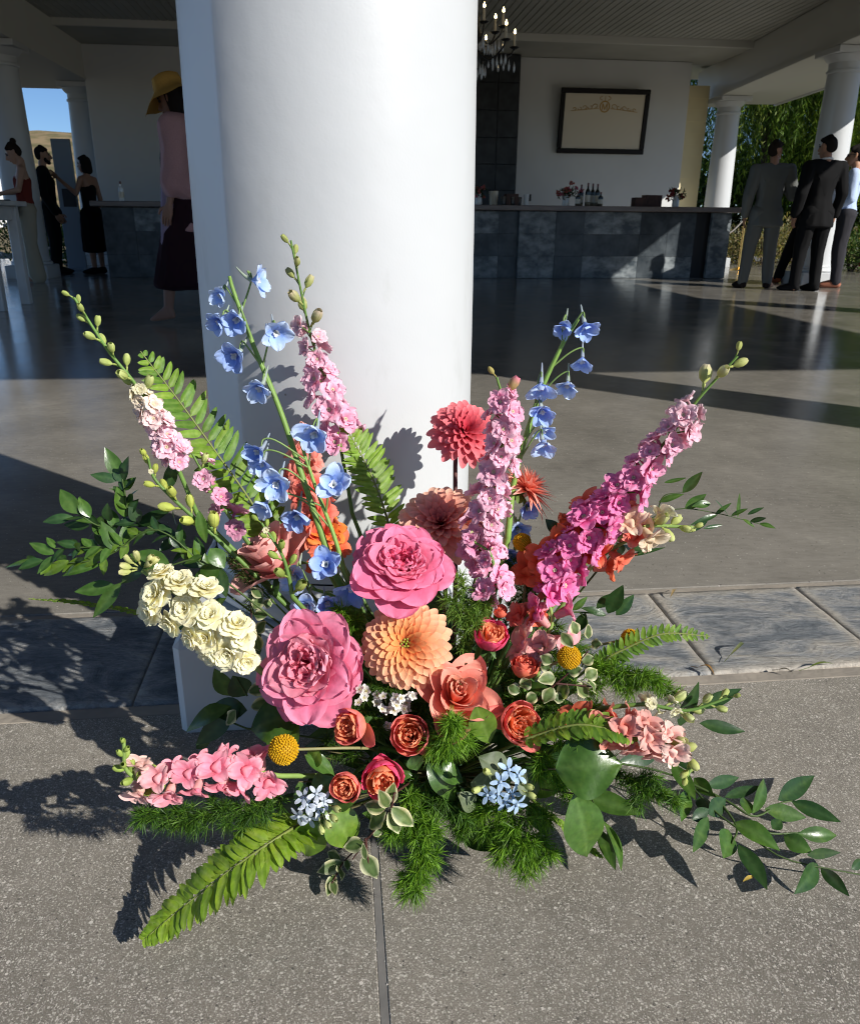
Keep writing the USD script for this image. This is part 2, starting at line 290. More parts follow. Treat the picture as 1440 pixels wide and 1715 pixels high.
# slate band between apron and floor, each stone on its own in the mortar
sb = T('slate_threshold', None, None, W(0, 1.48, 0), kind='structure')
sb.put('mortar', wbox(-9, 12, 1.306, 1.668, -.12, -.005, .001), 'grout', False)
for e0, e1 in ((1.272, 1.3055), (1.6685, 1.693)): sb.put('mortar', wbox(-9, 12, e0, e1, -.12, -.0015, .002), 'grout', False)
rng = random.Random(8)
for k in range(-9, 11):
    u0 = .722 + .375 * (k - 1) + .0012; u1 = u0 + .375 - .0024
    if -.3 < u0 and u1 < .3: continue
    n, m = 34, 34
    U, V = np.meshgrid(np.r_[u0, np.linspace(u0 + .0022, u1 - .0022, n - 2), u1], np.r_[1.308, np.linspace(1.3105, 1.6635, m - 2), 1.666])
    ea, eb = np.minimum(U - u0, u1 - U), np.minimum(V - 1.308, 1.666 - V); e = np.minimum(ea, eb)
    nz = meshkit.fbm(np.stack([U * 9 + 3 * k, V * 16, U * 0 + k], -1), 4, 5)
    step = np.round(meshkit.fbm(np.stack([U * 5 + V * 4, V * 9 - U * 3, U * 0 + 7.3 * k], -1), 3, 9) * 6) / 6
    Z = .0005 + .0050 * step + .0015 * nz; Z = np.where(e <= 1e-6, -.007, Z)
    U = U + np.where(ea < 1e-6, (nz - .5) * .0016, 0); V = V + np.where(eb < 1e-6, (nz - .5) * .006, 0)
    i = (np.arange(m - 1)[:, None] * n + np.arange(n - 1)).ravel()
    me = inW(mesh_vf((np.stack([U, V, Z], -1).reshape(-1, 3), np.stack([i, i + 1, i + n + 1, i + n], 1))))
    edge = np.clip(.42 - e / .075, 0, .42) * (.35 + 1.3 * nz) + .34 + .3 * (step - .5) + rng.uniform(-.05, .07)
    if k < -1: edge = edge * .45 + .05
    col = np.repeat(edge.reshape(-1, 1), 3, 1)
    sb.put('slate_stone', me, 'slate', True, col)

# ------------------------------------------------------------------ columns
def column(p, r, top, label, n=64, plinth=None, group='white round columns of the pavilion', name='column'):
    """Tapered shaft on a torus and square plinth, capital of ring, echinus and square abacus."""
    p = np.asarray([p[0], p[1], 0.0]); u, v, _ = uv(p)
    t = T(name, label, 'column', p, group); h = plinth or r * 1.19; hp = r * .73
    t.put('plinth', wbox(u - h, u + h, v - h, v + h, -.01, hp, .012), 'white_paint', False)
    a = np.linspace(-PI / 2, PI / 2, 9); tr = .026
    base = [(r * 1.02, hp + .001)] + [(r * 1.045 + tr * math.cos(x), hp + tr + tr * math.sin(x)) for x in a] + [(r * 1.04, hp + 2 * tr + .002), (r * 1.04, hp + 2 * tr + .022)]
    t.put('base_ring', lathe(base, p, n), 'white_paint', 40)
    z0, z1 = hp + 2 * tr + .022, top - .30
    s = np.linspace(0, 1, 24); rr = r * (1 - .14 * np.clip((s - .12) / .88, 0, 1) ** 1.5)
    sh = [(r * 1.03, z0 + .002), (r * 1.01, z0 + .02)] + [(rr[i], z0 + .04 + (z1 - z0 - .04) * s[i]) for i in range(24)]
    t.put('shaft', lathe(sh, p, n), 'white_paint', True)
    q = rr[-1]
    cap = [(q, z1 + .001), (q + .018, z1 + .01), (q + .022, z1 + .025), (q + .018, z1 + .04), (q + .002, z1 + .05), (q + .002, z1 + .13), (q + .02, z1 + .14), (q + .05, z1 + .17), (q + .075, z1 + .205), (q + .08, z1 + .215), (0, z1 + .216)]
    t.put('capital', lathe(cap, p, n), 'white_paint', 40)
    b = q + .085
    t.put('abacus', wbox(u - b, u + b, v - b, v + b, z1 + .218, top, .008), 'white_paint', False)
    return t
column(W(*C0), .245, 3.12, 'large white round column rising right behind the flower arrangement', 128, plinth=.297, name='front_column')
column(W(4.31, 1.55), .245, 3.12, 'white column standing in front row out of sight, casting a stripe of shade', 48)
column(W(-4.4, 1.55), .245, 3.12, 'white column of the front row out of sight on the far left', 48)
P_c1, P_c2 = at(1212, 250, 16.5), at(1404, 180, 12.0)
column(P_c1, .24, 3.0, 'white column standing behind the right end of the bar counter')
column(P_c2, .24, 3.0, 'white column directly behind the group of suited men')
P_l2, P_l1 = at(16, 200, 12.0), at(139, 200, 15.5)
column(P_l2, .24, 3.0, 'white column behind the woman with the hair bun at the table')
column(P_l1, .24, 3.0, 'white column behind the woman in the black dress, beside a tall panel')
u2, v2, _ = uv(P_c2); u1, v1, _ = uv(P_c1)
column(W(u2 - .5, v2 - 4.45), .24, 3.0, 'white column of the right row nearer than the suited men, out of sight', 32)
ul = uv(P_l2)[0]
column(W(ul, uv(P_l2)[1] - 4.3), .24, 3.0, 'white column of the left row in front of the high table, out of sight', 32)

# ------------------------------------------------------------------ walls, beams, roof, ceiling
WV = 15.69
bw = T('back_wall', 'white rear wall of the pavilion behind the bar', 'wall', W(1, WV, 0))
bw.put('plaster', wbox(-4.15, 6.5, WV, WV + .3, -.02, 3.545, .006), 'wall_paint', False)
bw.put('outlet_plate', wbox(3.57, 3.64, WV - .012, WV + .01, 1.17, 1.29, .003), 'black_iron', False)
pier = T('tile_pier', 'tall dark slate tiled pier in the centre of the rear wall', 'pier', W(2, WV - .3, 0))
pier.put('core', wbox(-.6, 3.285, WV - .25, WV - .003, -.02, 3.54, .003), 'bar_void', False)
rng = random.Random(3)
for i in range(10):
    for j in range(8):
        a = -.6 + i * .3885; b = .03 + j * .438
        d = rng.uniform(0, .008)
        pier.put('tile', wbox(a + .004, a + .3845, WV - .268 - d, WV - .252, b + .004, b + .434, .004), 'dark_tile', False)
sd = T('siding_wall', 'cream lap siding wall just left of the column behind the bar', 'wall', W(6.8, WV + .4, 0))
sd.put('sheathing', wbox(6.52, 7.05, WV + .42, WV + .6, -.1, 3.2, .003), 'siding_paint', False)
for k in range(16):                                 # courses, each lapping the one below
    z = .02 + k * .2
    x = np.array([[a, WV + b, c] for a in (6.5, 7.06) for b, c in ((.418, z), (.418, z + .212), (.385, z), (.402, z + .212))])
    sd.put('board', inW(hull(x)), 'siding_paint', False)
# flat border, trim and tongue-and-groove ceiling
cl = T('ceiling', None, None, W(1, 9, 3.5), kind='structure')
cl.put('border', wbox(-4.2, 7.0, 14.3, WV + .3, 3.55, 3.66, .003), 'ceiling_paint', False)
cl.put('trim', wbox(-4.2, 7.0, 14.25, 14.298, 3.53, 3.67, .006), 'beam_paint', False)
for k in range(102):
    a = -4.2 + k * .11
    P = [(a + x, y, z) for y in (1.2, 14.248) for x, z in ((0, 3.645), (.006, 3.632), (.098, 3.632), (.104, 3.645), (0, 3.66), (.104, 3.66))]
    cl.put('board', inW(hull(P)), 'ceiling_paint', False)
single('roof', inW(cat_([cbox((-6.6, .84, 3.70), (8.87, 18.5, 3.95), .01)])), 'beam_paint', 'flat roof over the open pavilion', 'roof')
def beam(name, a, b, w, z0, z1, label, over=0.0, side=1):
    """Boxed beam from a to b (world, plan) with a soffit board of width over on its outer side."""
    a, b = np.array([*a[:2], 0]), np.array([*b[:2], 0]); d = nrm(b - a); s = np.array([d[1], -d[0], 0]) * side
    t = T(name, label, 'beam', (a + b) / 2)
    def bx(o0, o1, y0, y1, ch=.006):
        return hull(np.vstack([[p + s * o + [0, 0, z] for p in (a, b) for o in (o0, o1) for z in (y0, y1)]]))
    t.put('casing', bx(-w / 2, w / 2, z0, z1), 'beam_paint', False)
    t.put('lower_fillet', bx(-w / 2 - .02, -w / 2 - .001, z0 + .002, z0 + .05), 'beam_paint', False)
    if over:
        t.put('soffit', bx(w / 2 + .002, over, z0 + .06, z0 + .09), 'beam_paint', False)
        t.put('fascia', bx(over + .001, over + .04, z0 + .03, z1 + .25), 'white_paint', False)
    return t
dR = P_c1 - P_c2; dR = dR / np.linalg.norm(dR[:2])
beam('side_beam', P_c2 - dR * 10.2, P_c1 + dR * 1.4, .46, 3.005, 3.62, 'long boxed beam over the right row of columns', 1.35, 1)
dL = P_l1 - P_l2; dL = dL / np.linalg.norm(dL[:2])
beam('side_beam', P_l2 - dL * 11.2, P_l1 + dL * 1.2, .46, 3.005, 3.62, 'long boxed beam over the left row of columns', 2.2, -1)
beam('front_beam', W(-6.5, 1.5), W(9.2, 1.5), .46, 3.125, 3.64, 'beam over the front row of columns, above the picture', .66, 1)

# ------------------------------------------------------------------ bar
BV = 12.45
bar = T('bar', 'long bar clad in blue grey stone tiles with dark wooden counter', 'bar', W(2, BV, 0))
bar.put('carcass', wbox(-3.3, 6.02, BV + .05, BV + .55, -.01, .97, .004), 'bar_void', False)
rng = random.Random(5)
for i in range(20):
    for j in range(3):
        a = -3.3 + i * .44; b = .005 + j * .32
        if a > 5.5: continue
        bar.put('tile', wbox(a + .001, a + .439, BV + .03 - rng.uniform(0, .012), BV + .048, b + .001, b + .319, .0012), rng.choice(['bar_tile', 'bar_tile_dark', 'bar_tile_dark']), False)
for a in (2.72, 5.72, -.5):
    for j in range(3):
        b = .005 + j * .32
        bar.put('pilaster_tile', wbox(a, a + .31, BV - .05, BV + .02, b + .001, b + .319, .0012), 'bar_tile', False)
bar.put('plinth', wbox(-3.3, 6.03, BV + .0, BV + .0295, -.005, .004, .001), 'bar_tile_dark', False)
bar.put('counter', wbox(-3.4, 6.24, BV - .16, BV + .62, .972, 1.045, .008), 'counter_wood', False)
# ------------------------------------------------------------------ framed print
fr = T('framed_print', 'large framed cream print with gold monogram hanging on the rear wall', 'picture', W(4.88, WV - .05, 2.5))
fu0, fu1, fz0, fz1 = 4.06, 5.71, 2.0, 3.07
def lean(m):                                        # hangs tipped forward at the top
    v, f = mesh_vf(m); c, s = math.cos(.10), math.sin(.10); y, z = v[:, 1] - (WV - .03), v[:, 2] - fz0
    v = v.copy(); v[:, 1] = WV - .03 + y * c - z * s; v[:, 2] = fz0 + y * s + z * c; return inW((v, f))
fw_ = .085
for nm, b in (('frame_rail', (fu0, fu1, fz1 - fw_, fz1)), ('frame_rail', (fu0, fu1, fz0, fz0 + fw_)), ('frame_rail', (fu0, fu0 + fw_, fz0 + fw_ + .001, fz1 - fw_ - .001)), ('frame_rail', (fu1 - fw_, fu1, fz0 + fw_ + .001, fz1 - fw_ - .001))):
    fr.put(nm, lean(cbox((b[0], WV - .075, b[2]), (b[1], WV - .03, b[3]), .01)), 'black_wood', False)
fr.put('print', lean(cbox((fu0 + fw_ + .002, WV - .05, fz0 + fw_ + .002), (fu1 - fw_ - .002, WV - .036, fz1 - fw_ - .002), .001)), 'cream_print', False)
def flat(m, u, z, d=.004):                          # lettering laid on the print
    v, f = mesh_vf(m); return lean((np.stack([v[:, 0] + u, WV - .0515 - v[:, 2], v[:, 1] + z], 1), f[:, ::-1]))
gc, gz = (fu0 + fu1) / 2, 2.78
ring = trimesh.creation.annulus(.075, .098, .002, sections=40); fr.put('emblem_ring', flat(ring, gc, gz), 'gold_print', False)
tm = meshkit.text_mesh('M', .095, .002, True); tm.apply_translation([-tm.bounds[:, 0].mean(), -tm.bounds[:, 1].mean(), 0])
fr.put('letter', flat(tm, gc, gz), 'gold_print', False)
for s in (-1, 1):
    cv = []
    for k in range(5):
        th = np.linspace(0, 1.55 * PI, 16); r = .055 - .005 * k; cx = .17 + .095 * k
        x, y = cx + r * np.cos(th) * (1 - th / 9), (-1) ** k * r * .8 * np.sin(th) * (1 - th / 9) - .012 * k
        cv.append(tube(np.stack([s * x, y, 0 * x], 1), .0065, 4))
    cv.append(tube(np.stack([s * np.linspace(.11, .62, 14), -.03 - .05 * np.linspace(0, 1, 14), np.zeros(14)], 1), .005, 4))
    fr.put('scroll', flat(cat_(cv), gc, gz), 'gold_print', False)
cv = [tube(np.stack([s * (.05 + .05 * np.sin(np.linspace(0, PI, 10))), .10 + .07 * np.linspace(0, 1, 10), np.zeros(10)], 1), .006, 4) for s in (-1, 0, 1)]
fr.put('crest', flat(cat_(cv), gc, gz), 'gold_print', False)

# ------------------------------------------------------------------ things on the bar
ZT = 1.046
def on_bar(px, v): # where the ray through this column of the photograph meets the row v of the counter
    a, b = at(px, 340, 10.0), at(px, 340, 15.0); s = (v - uv(a)[1]) / (uv(b)[1] - uv(a)[1]); q = a + (b - a) * s; return np.array([q[0], q[1], ZT])
def bottle(px, v, label, h=.31, mat='bottle_glass', grp='dark wine bottles on the bar'):
    p = on_bar(px, v); t = T('wine_bottle', label, 'bottle', p, grp); r = .038
    g_ = t.put('glass', lathe([(0, 0), (r * .9, 0), (r, .008), (r, h * .6), (r * .8, h * .68), (r * .36, h * .76), (r * .34, h * .93)], p, 20), mat, 35)
    t.put('capsule', lathe([(r * .37, h * .86), (r * .38, h * .985), (r * .36, h), (0, h)], p, 16), 'bottle_foil', 35, under=g_)
    t.put('paper_label', lathe([(r * 1.015, h * .18), (r * 1.015, h * .48)], p, 20), 'paper_label', True, under=g_)
bottle(972, BV + .35, 'dark wine bottle beside the tall pink flowers, first of its row')
bottle(983, BV + .2, 'second dark wine bottle of the row below the framed print', .33)
bottle(991, BV + .4, 'third dark wine bottle of the row below the framed print', .33)
bottle(999, BV + .28, 'last dark wine bottle of the row below the framed print', .32)
bottle(967, BV + .12, 'short dark bottle in front of the wine bottle row', .2)
bottle(1005, BV + .1, 'short dark bottle closing the wine bottle row', .2)
bottle(205, BV + .3, 'slim clear bottle standing alone on the bar at far left', .27, 'clear_glass', None)
def cup(px, v, label, r, h, mat, cat='cup', name='tumbler', gloss=True):
    p = on_bar(px, v); t = T(name, label, cat, p)
    t.put('wall', lathe([(0, 0), (r * .8, 0), (r * .86, .01), (r, h), (r * .92, h), (r * .78, .015), (0, .013)], p, 20), mat, 35)
    t.put('contents', lathe([(r * .8, h * .5), (0, h * .5)], p, 16), 'red_cloth', False)
cup(881, BV + .2, 'clear glass tumbler on the bar left of the wall outlet', .04, .16, 'clear_glass')
cup(826, BV + .25, 'pale candle cup on the bar right of the column', .07, .2, 'candle_sleeve', 'candle', 'candle_cup')
def crate(px0, px1, v, h, label, mat='box_wood'):
    a, b = on_bar(px0, v), on_bar(px1, v); ua, ub = uv(a)[0], uv(b)[0]; t = T('bar_box', label, 'box', (a + b) / 2)
    d = .2
    for n, q in (('side', (ua, ub, v, v + .012)), ('side', (ua, ub, v + d - .012, v + d)), ('side', (ua, ua + .012, v + .013, v + d - .013)), ('side', (ub - .012, ub, v + .013, v + d - .013)), ):
        t.put(n, wbox(q[0], q[1], q[2], q[3], ZT + .003, ZT + h, .002), mat, False)
    t.put('floor', wbox(ua + .013, ub - .013, v + .013, v + d - .013, ZT, ZT + .012, .001), mat, False)
    t.put('lining', wbox(ua + .014, ub - .014, v + .014, v + d - .014, ZT + .013, ZT + h * .8, .004), 'red_cloth', False)
crate(1064, 1082, BV + .05, .13, 'small dark red box on the bar under the print, beside the larger box')
crate(1081, 1108, BV + .18, .17, 'larger black box on the bar with a cloth in it')
crate(848, 868, BV + .1, .16, 'dark box on the bar close to the tile pier')
def vase(px, v, label, cols, seed, tall=False):
    p = on_bar(px, v); t = T('bar_bouquet', label, 'bouquet', p); rs = np.random.RandomState(seed)
    t.put('vase', lathe([(0, 0), (.045, 0), (.055, .02), (.05, .1), (.038, .15), (.042, .165), (.036, .16), (.03, .1)], p, 18), 'clear_glass', 35)
    for k in range(12):
        d = nrm(rs.normal(size=3) * [1, 1, .3] + [0, 0, .9]); h = rs.uniform(.08, .17) * (1.7 if tall and k < 4 else 1); q = p + [0, 0, .1] + d * h
        t.put('stalk', tube(np.array([p + [0, 0, .03], p + [0, 0, .13], q]), .003, 4), 'bottle_glass')
        n = 9; P = q + rs.normal(size=(n, 3)) * .014
        for c in P[:6]: pass
        t.put('flower_head', cat_([ball(c, rs.uniform(.010, .018), 1) for c in P]), cols[rs.randint(len(cols))])
    L = p + [0, 0, .17] + rs.normal(size=(60, 3)) * [.06, .06, .03]; D = rs.normal(size=(60, 3)) + [0, 0, .4]
    t.put('greenery', cat_([tube(np.array([a, a + nrm(b) * .04, a + nrm(b) * .075]), [.003, .009, .001], 4) for a, b in zip(L, D)]), 'bar_leaf')
paint('bloom_coral', (.34, .09, .07), .7, .2); paint('bloom_pink', (.4, .1, .14), .7, .2); paint('bloom_red', (.22, .03, .03), .7, .2); paint('bar_leaf', (.03, .06, .02), .6, .3)
vase(947, BV + .25, 'tall pink flowers in a glass vase beside the bottle row on the bar', ['bloom_pink', 'bloom_coral'], 3, True)
vase(1131, BV + .25, 'round red bouquet in a glass vase near the right end of the bar', ['bloom_red', 'bloom_coral', 'bloom_red'], 4)
vase(801, BV + .3, 'coral bouquet on the bar half hidden by the column', ['bloom_coral', 'bloom_pink'], 5)
for i_, x_ in enumerate((843, 858, 869)): cup(x_, BV + .05 + .07 * i_, ('low dark tumbler on the bar beside the dark box', 'low dark tumbler on the bar in front of the dark box', 'low dark tumbler on the bar right of the dark box')[i_], .04, .12, 'bottle_glass')
# ------------------------------------------------------------------ stanchion
ps = atz(1236, 452, 0); st = T('rope_stanchion', 'slim brass stanchion with rope beside the bar end', 'stanchion', ps)
st.put('base', lathe([(0, 0), (.15, 0), (.15, .012), (.10, .03), (.03, .05), (0, .05)], ps, 28), 'brass', 35)
st.put('post', lathe([(.018, .045), (.018, .88)], ps, 16), 'brass', True)
st.put('finial', lathe([(.018, .88), (.034, .885), (.034, .92), (.015, .935), (.03, .965), (.03, .985), (0, 1.005)], ps, 20), 'brass', 40)
pe = at(1206, 398, ps[1] + .1)
st.put('rope', tube(spline([ps + [0, 0, .9], (ps + pe) / 2 + [0, 0, .40], pe], 12), .014, 8), 'rope')
# ------------------------------------------------------------------ chandelier
pc = at(797, 72, 9.0); ch = T('chandelier', 'black iron candle chandelier with crystal drops and lit bulbs', 'chandelier', pc)
ch.put('chain', tube([pc + [0, 0, .30], pc + [0, 0, 3.63 - pc[2]]], .012, 8), 'black_iron')
ch.put('hub', lathe([(0, -.22), (.03, -.21), (.05, -.15), (.025, -.08), (.05, -.02), (.09, .04), (.05, .09), (.025, .15), (.035, .24), (.012, .3)], pc, 20), 'black_iron', 40)
rng = random.Random(12)
for k in range(12):
    lo = k % 2; a = k * PI / 6 + .22; R = .40 if lo == 0 else .27; z0 = -.03 if lo == 0 else .12
    d = np.array([math.cos(a), math.sin(a), 0]); tip = pc + d * R + [0, 0, z0]
    am = ch.put('arm', tube(spline([pc + [0, 0, z0 - .02], pc + d * R * .45 + [0, 0, z0 - .13], pc + d * R * .85 + [0, 0, z0 - .07], tip], 14), .009, 6), 'black_iron')
    ch.put('drip_pan', lathe([(0, 0), (.03, 0), (.05, .014), (.044, .018), (.01, .01)], tip, 14), 'black_iron', 35, under=am)
    ch.put('candle', lathe([(.012, .012), (.012, .13), (0, .13)], tip, 10), 'candle_sleeve', 35, under=am)
    ch.put('bulb', lathe([(0, .131), (.010, .136), (.013, .148), (.007, .166), (0, .182)], tip, 10), 'bulb', True, under=am)
    for q in range(5):
        b = pc + d * R * (.45 + .14 * q) + [0, 0, z0 - .14 - .02 * rng.random()]
        s = lathe([(0, 0), (.009, .012), (.011, .03), (.003, .05), (0, .062)], (0, 0, 0), 6); ch.put('crystal_drop', (s[0] * [1, 1, rng.uniform(1, 1.8)] * 1.15 + b - [0, 0, .06], s[1]), 'crystal', False, under=am)
for k in range(14):
    a = k * 2 * PI / 14; b = pc + [.07 * math.cos(a), .07 * math.sin(a), -.22 - .05 * (k % 2)]
    s = lathe([(0, 0), (.010, .014), (.012, .04), (.003, .07), (0, .085)], (0, 0, 0), 6); ch.put('crystal_drop', (s[0] + b - [0, 0, .05], s[1]), 'crystal', False)
# ------------------------------------------------------------------ high table, tall panel on the left
pt = atz(8, 521, 0); tb = T('high_table', 'white high table cut by the left edge of the picture', 'table', pt)
u, v, _ = uv(pt); tw, td, th_ = 1.7, .75, .93
tb.put('top', wbox(u - tw + .06, u + .07, v - .06, v + td + .06, th_, th_ + .045, .006), 'table_white', False)
tb.put('apron', wbox(u - tw + .05, u - .03, v + .02, v + .045, th_ - .13, th_ - .002, .004), 'table_white', False)
tb.put('apron', wbox(u - .06, u - .035, v + .05, v + td - .04, th_ - .13, th_ - .002, .004), 'table_white', False)
for a in (u - .045, u - tw + .11):
    for b in (v + .045, v + td - .045): tb.put('leg', wbox(a - .045, a + .045, b - .045, b + .045, 0, th_ - .001, .005), 'table_white', False)
tb.put('stretcher', wbox(u - tw + .16, u - .095, v + .025, v + .065, .12, .19, .004), 'table_white', False)
pd = atz(133, 452, 0); u, v, _ = uv(pd)
pn = T('tall_panel', 'tall narrow grey panel with a small dark notice beside the far left column', 'panel', pd)
pn.put('board', wbox(u - .17, u + .12, v, v + .05, .02, 1.98, .004), 'grey_panel', False)
pn.put('foot', wbox(u - .22, u + .17, v - .12, v + .2, 0, .03, .006), 'grey_panel', False)
pn.put('notice', wbox(u - .10, u + .10, v - .012, v - .002, .98, 1.25, .002), 'bar_void', False)
# ------------------------------------------------------------------ outdoors beyond the columns
def leaf_cards(P, D, L, Wd, col, rs):                # kite shaped leaves at points P along directions D
    n = len(P); D = D / np.linalg.norm(D, axis=1, keepdims=True)
    S = np.cross(D, rs.normal(size=(n, 3))); S /= np.maximum(np.linalg.norm(S, axis=1, keepdims=True), 1e-6)
    L = np.broadcast_to(L, (n,))[:, None]; Wd = np.broadcast_to(Wd, (n,))[:, None]
    v = np.stack([P, P + D * L * .45 + S * Wd / 2, P + D * L, P + D * L * .45 - S * Wd / 2], 1).reshape(-1, 3)
    f = np.arange(n)[:, None] * 4 + np.array([[0, 1, 2, 3]])
    return (*mesh_vf((v, f)), np.repeat(col, 4, 0))
def weeping_tree(p, h, R, label, seed, dens=1100):
    rs = np.random.RandomState(seed); t = T('pepper_tree', label, 'tree', p, 'trees beyond the right columns'); p = np.asarray(p, float)
    trunk = [p, p + [.1, 0, h * .25], p + [-.15, .1, h * .5], p + [.1, 0, h * .78]]
    t.put('trunk', tube(spline(trunk, 16), np.linspace(.28, .09, 16), 10), 'bark')
    tops = []
    for k in range(9):
        a = rs.uniform(0, 2 * PI); e = R * rs.uniform(.5, .9); b = p + [0, 0, h * rs.uniform(.4, .6)]
        q = p + [e * math.cos(a), e * math.sin(a), h * rs.uniform(.72, .98)]
        t.put('limb', tube(spline([b, (b + q) / 2 + [0, 0, .4], q], 10), np.linspace(.09, .025, 10), 7), 'bark'); tops.append(q)
    tops += [p + [0, 0, h]]
    P, D, C = [], [], []
    base = np.array([[.13, .22, .03], [.21, .30, .04], [.07, .13, .018], [.32, .40, .07]])
    for s in range(dens):
        q = tops[rs.randint(len(tops))]; d = rs.normal(size=3); d /= np.linalg.norm(d)
        o = q + d * [1, 1, .55] * R * .50 * rs.uniform(.2, 1.0) ** .5
        ln = rs.uniform(.8, min(4.2, max(1.0, o[2] - .5))); n = int(ln * 22); tt = np.linspace(0, 1, n)
        out = nrm(np.array([o[0] - p[0], o[1] - p[1], 0])) * rs.uniform(.1, .5)
        pts = o + np.stack([out[0] * tt ** .6, out[1] * tt ** .6, -ln * tt], 1) + rs.normal(size=(n, 3)) * .05
        P.append(pts); dd = rs.normal(size=(n, 3)) * .48; dd[:, 2] -= 1.0; D.append(dd)
        C.append(base[rs.choice(4, p=[.4, .3, .2, .1])] * rs.uniform(.75, 1.25, (n, 1)) * rs.choice([.45, .8, 1.0, 1.5]))
    P, D, C = np.vstack(P), np.vstack(D), np.vstack(C)
    v, f, c = leaf_cards(P, D, rs.uniform(.09, .20, len(P)), rs.uniform(.016, .03, len(P)), C, rs)
    t.put('crown', (v, f), 'crown', False, c)
def shrub(p, R, h, label, seed, cols, n=1500, flowers=None, name='shrub', group=None, cat='shrub', leaf=(.07, .035)):
    rs = np.random.RandomState(seed); t = T(name, label, cat, p, group); p = np.asarray(p, float); cl = rs.normal(size=(14, 3)) * [R * .45, R * .45, h * .2] + [0, 0, h * .5]
    for k in range(6):
        q = p + cl[k]; t.put('stem', tube(spline([p + [0, 0, -.05], p + (q - p) * [.4, .4, .6], q], 6), np.linspace(.02, .006, 6), 5), 'bark')
    d = rs.normal(size=(n, 3)); d /= np.linalg.norm(d, axis=1, keepdims=True)
    P = p + cl[rs.randint(14, size=n)] + d * [R * .42, R * .42, h * .3] * rs.uniform(.2, 1, (n, 1)) ** .4
    P[:, 2] = np.maximum(P[:, 2], .02); D = d + rs.normal(size=(n, 3)) * .5 + [0, 0, .5]
    C = np.array(cols)[rs.randint(len(cols), size=n)] * rs.uniform(.7, 1.3, (n, 1))
    v, f, c = leaf_cards(P, D, leaf[0] * rs.uniform(.7, 1.5, n), leaf[1], C, rs); t.put('foliage', (v, f), 'crown', False, c)
    if flowers:
        for k in range(flowers[0]):
            i = rs.randint(n); q = P[i] - np.array([0, .06, 0]) + d[i] * .05
            ms = []
            for j in range(6):
                a = j * PI / 3; ms.append(ball(q + np.array([(.017 * math.cos(a)), -.01, .017 * math.sin(a)]), .02, 1))
            ms.append(ball(q + [0, -.02, 0], .02, 1)); t.put('bloom', cat_(ms), flowers[1])
paint('rose_red', (.42, .02, .03), .6, .2)
paint('rose_white', (.75, .68, .62), .6, .2)
GRN = [(.045, .09, .02), (.08, .13, .03), (.03, .06, .015)]
DRY = [(.22, .18, .08), (.16, .15, .06), (.28, .22, .11), (.1, .11, .04)]
single('lawn', sheet(7.2, 40, 13.5, 40, -.035), 'lawn', kind='structure')
single('side_path', sheet(7.0, 11.0, -4, 22, -.02), 'path_stone', kind='structure')
for k, (px, Y, h, R, s) in enumerate([(1262, 24.0, 7.4, 3.2, 1), (1352, 22.5, 7.6, 3.3, 2), (1450, 24.0, 7.2, 3.2, 3), (1560, 21, 6.8, 3.0, 5)]):
    g = at(px, 440, Y); weeping_tree([g[0], g[1], -.08], h, R, ['weeping pepper tree nearest the column behind the bar', 'weeping pepper tree seen between the grey suit and the black suit', 'weeping pepper tree behind the man in sunglasses', 'weeping pepper tree farthest right, past the picture edge'][k], s)
for k, (px, Y, R, h, s) in enumerate([(1228, 18.3, 1.1, .95, 1), (1275, 17.5, 1.0, .9, 2), (1325, 18.2, 1.1, 1.0, 3), (1372, 19, 1.2, 1.0, 4)]):
    g = at(px, 440, Y); shrub([g[0], g[1], -.04], R, h, ['dry tawny shrub beside the brass stanchion', "dry tawny shrub seen between the grey suit's legs", 'dry tawny shrub between the two suited men', 'dry tawny shrub behind the black suited man'][k], 40 + s, DRY, 1700, group='dry shrubs along the garden path', name='dry_shrub')
for k, (px, Y, R, h, s) in enumerate([(1425, 15.6, .75, .9, 1), (1475, 15.2, .8, .9, 2)]):
    g = at(px, 440, Y); shrub([g[0], g[1], -.03], R, h, ['green rose bush with dark red blooms beside the man in sunglasses', 'green rose bush past the picture edge beside the other rose bush'][k], 60 + s, GRN, 1500, (8, 'rose_red'), 'rose_bush', 'red rose bushes on the garden side', 'rose bush')
for k, (px, Y, R, h) in enumerate([(1222, 27, 2.6, 3.4), (1300, 29, 2.8, 3.6), (1375, 27, 2.6, 3.2), (1450, 28, 2.8, 3.6)]):
    g = at(px, 440, Y); shrub([g[0], g[1], -.05], R, h, ['tall dark hedge bush far behind the column at the bar end', 'tall dark hedge bush far behind the grey suited man', 'tall dark hedge bush far behind the black suited man', 'tall dark hedge bush far behind the rose bush'][k], 140 + k, [(.03, .06, .015), (.05, .09, .02), (.08, .12, .03)], 5000, None, 'hedge_bush', 'dark bushes closing the garden', leaf=(.22, .10))
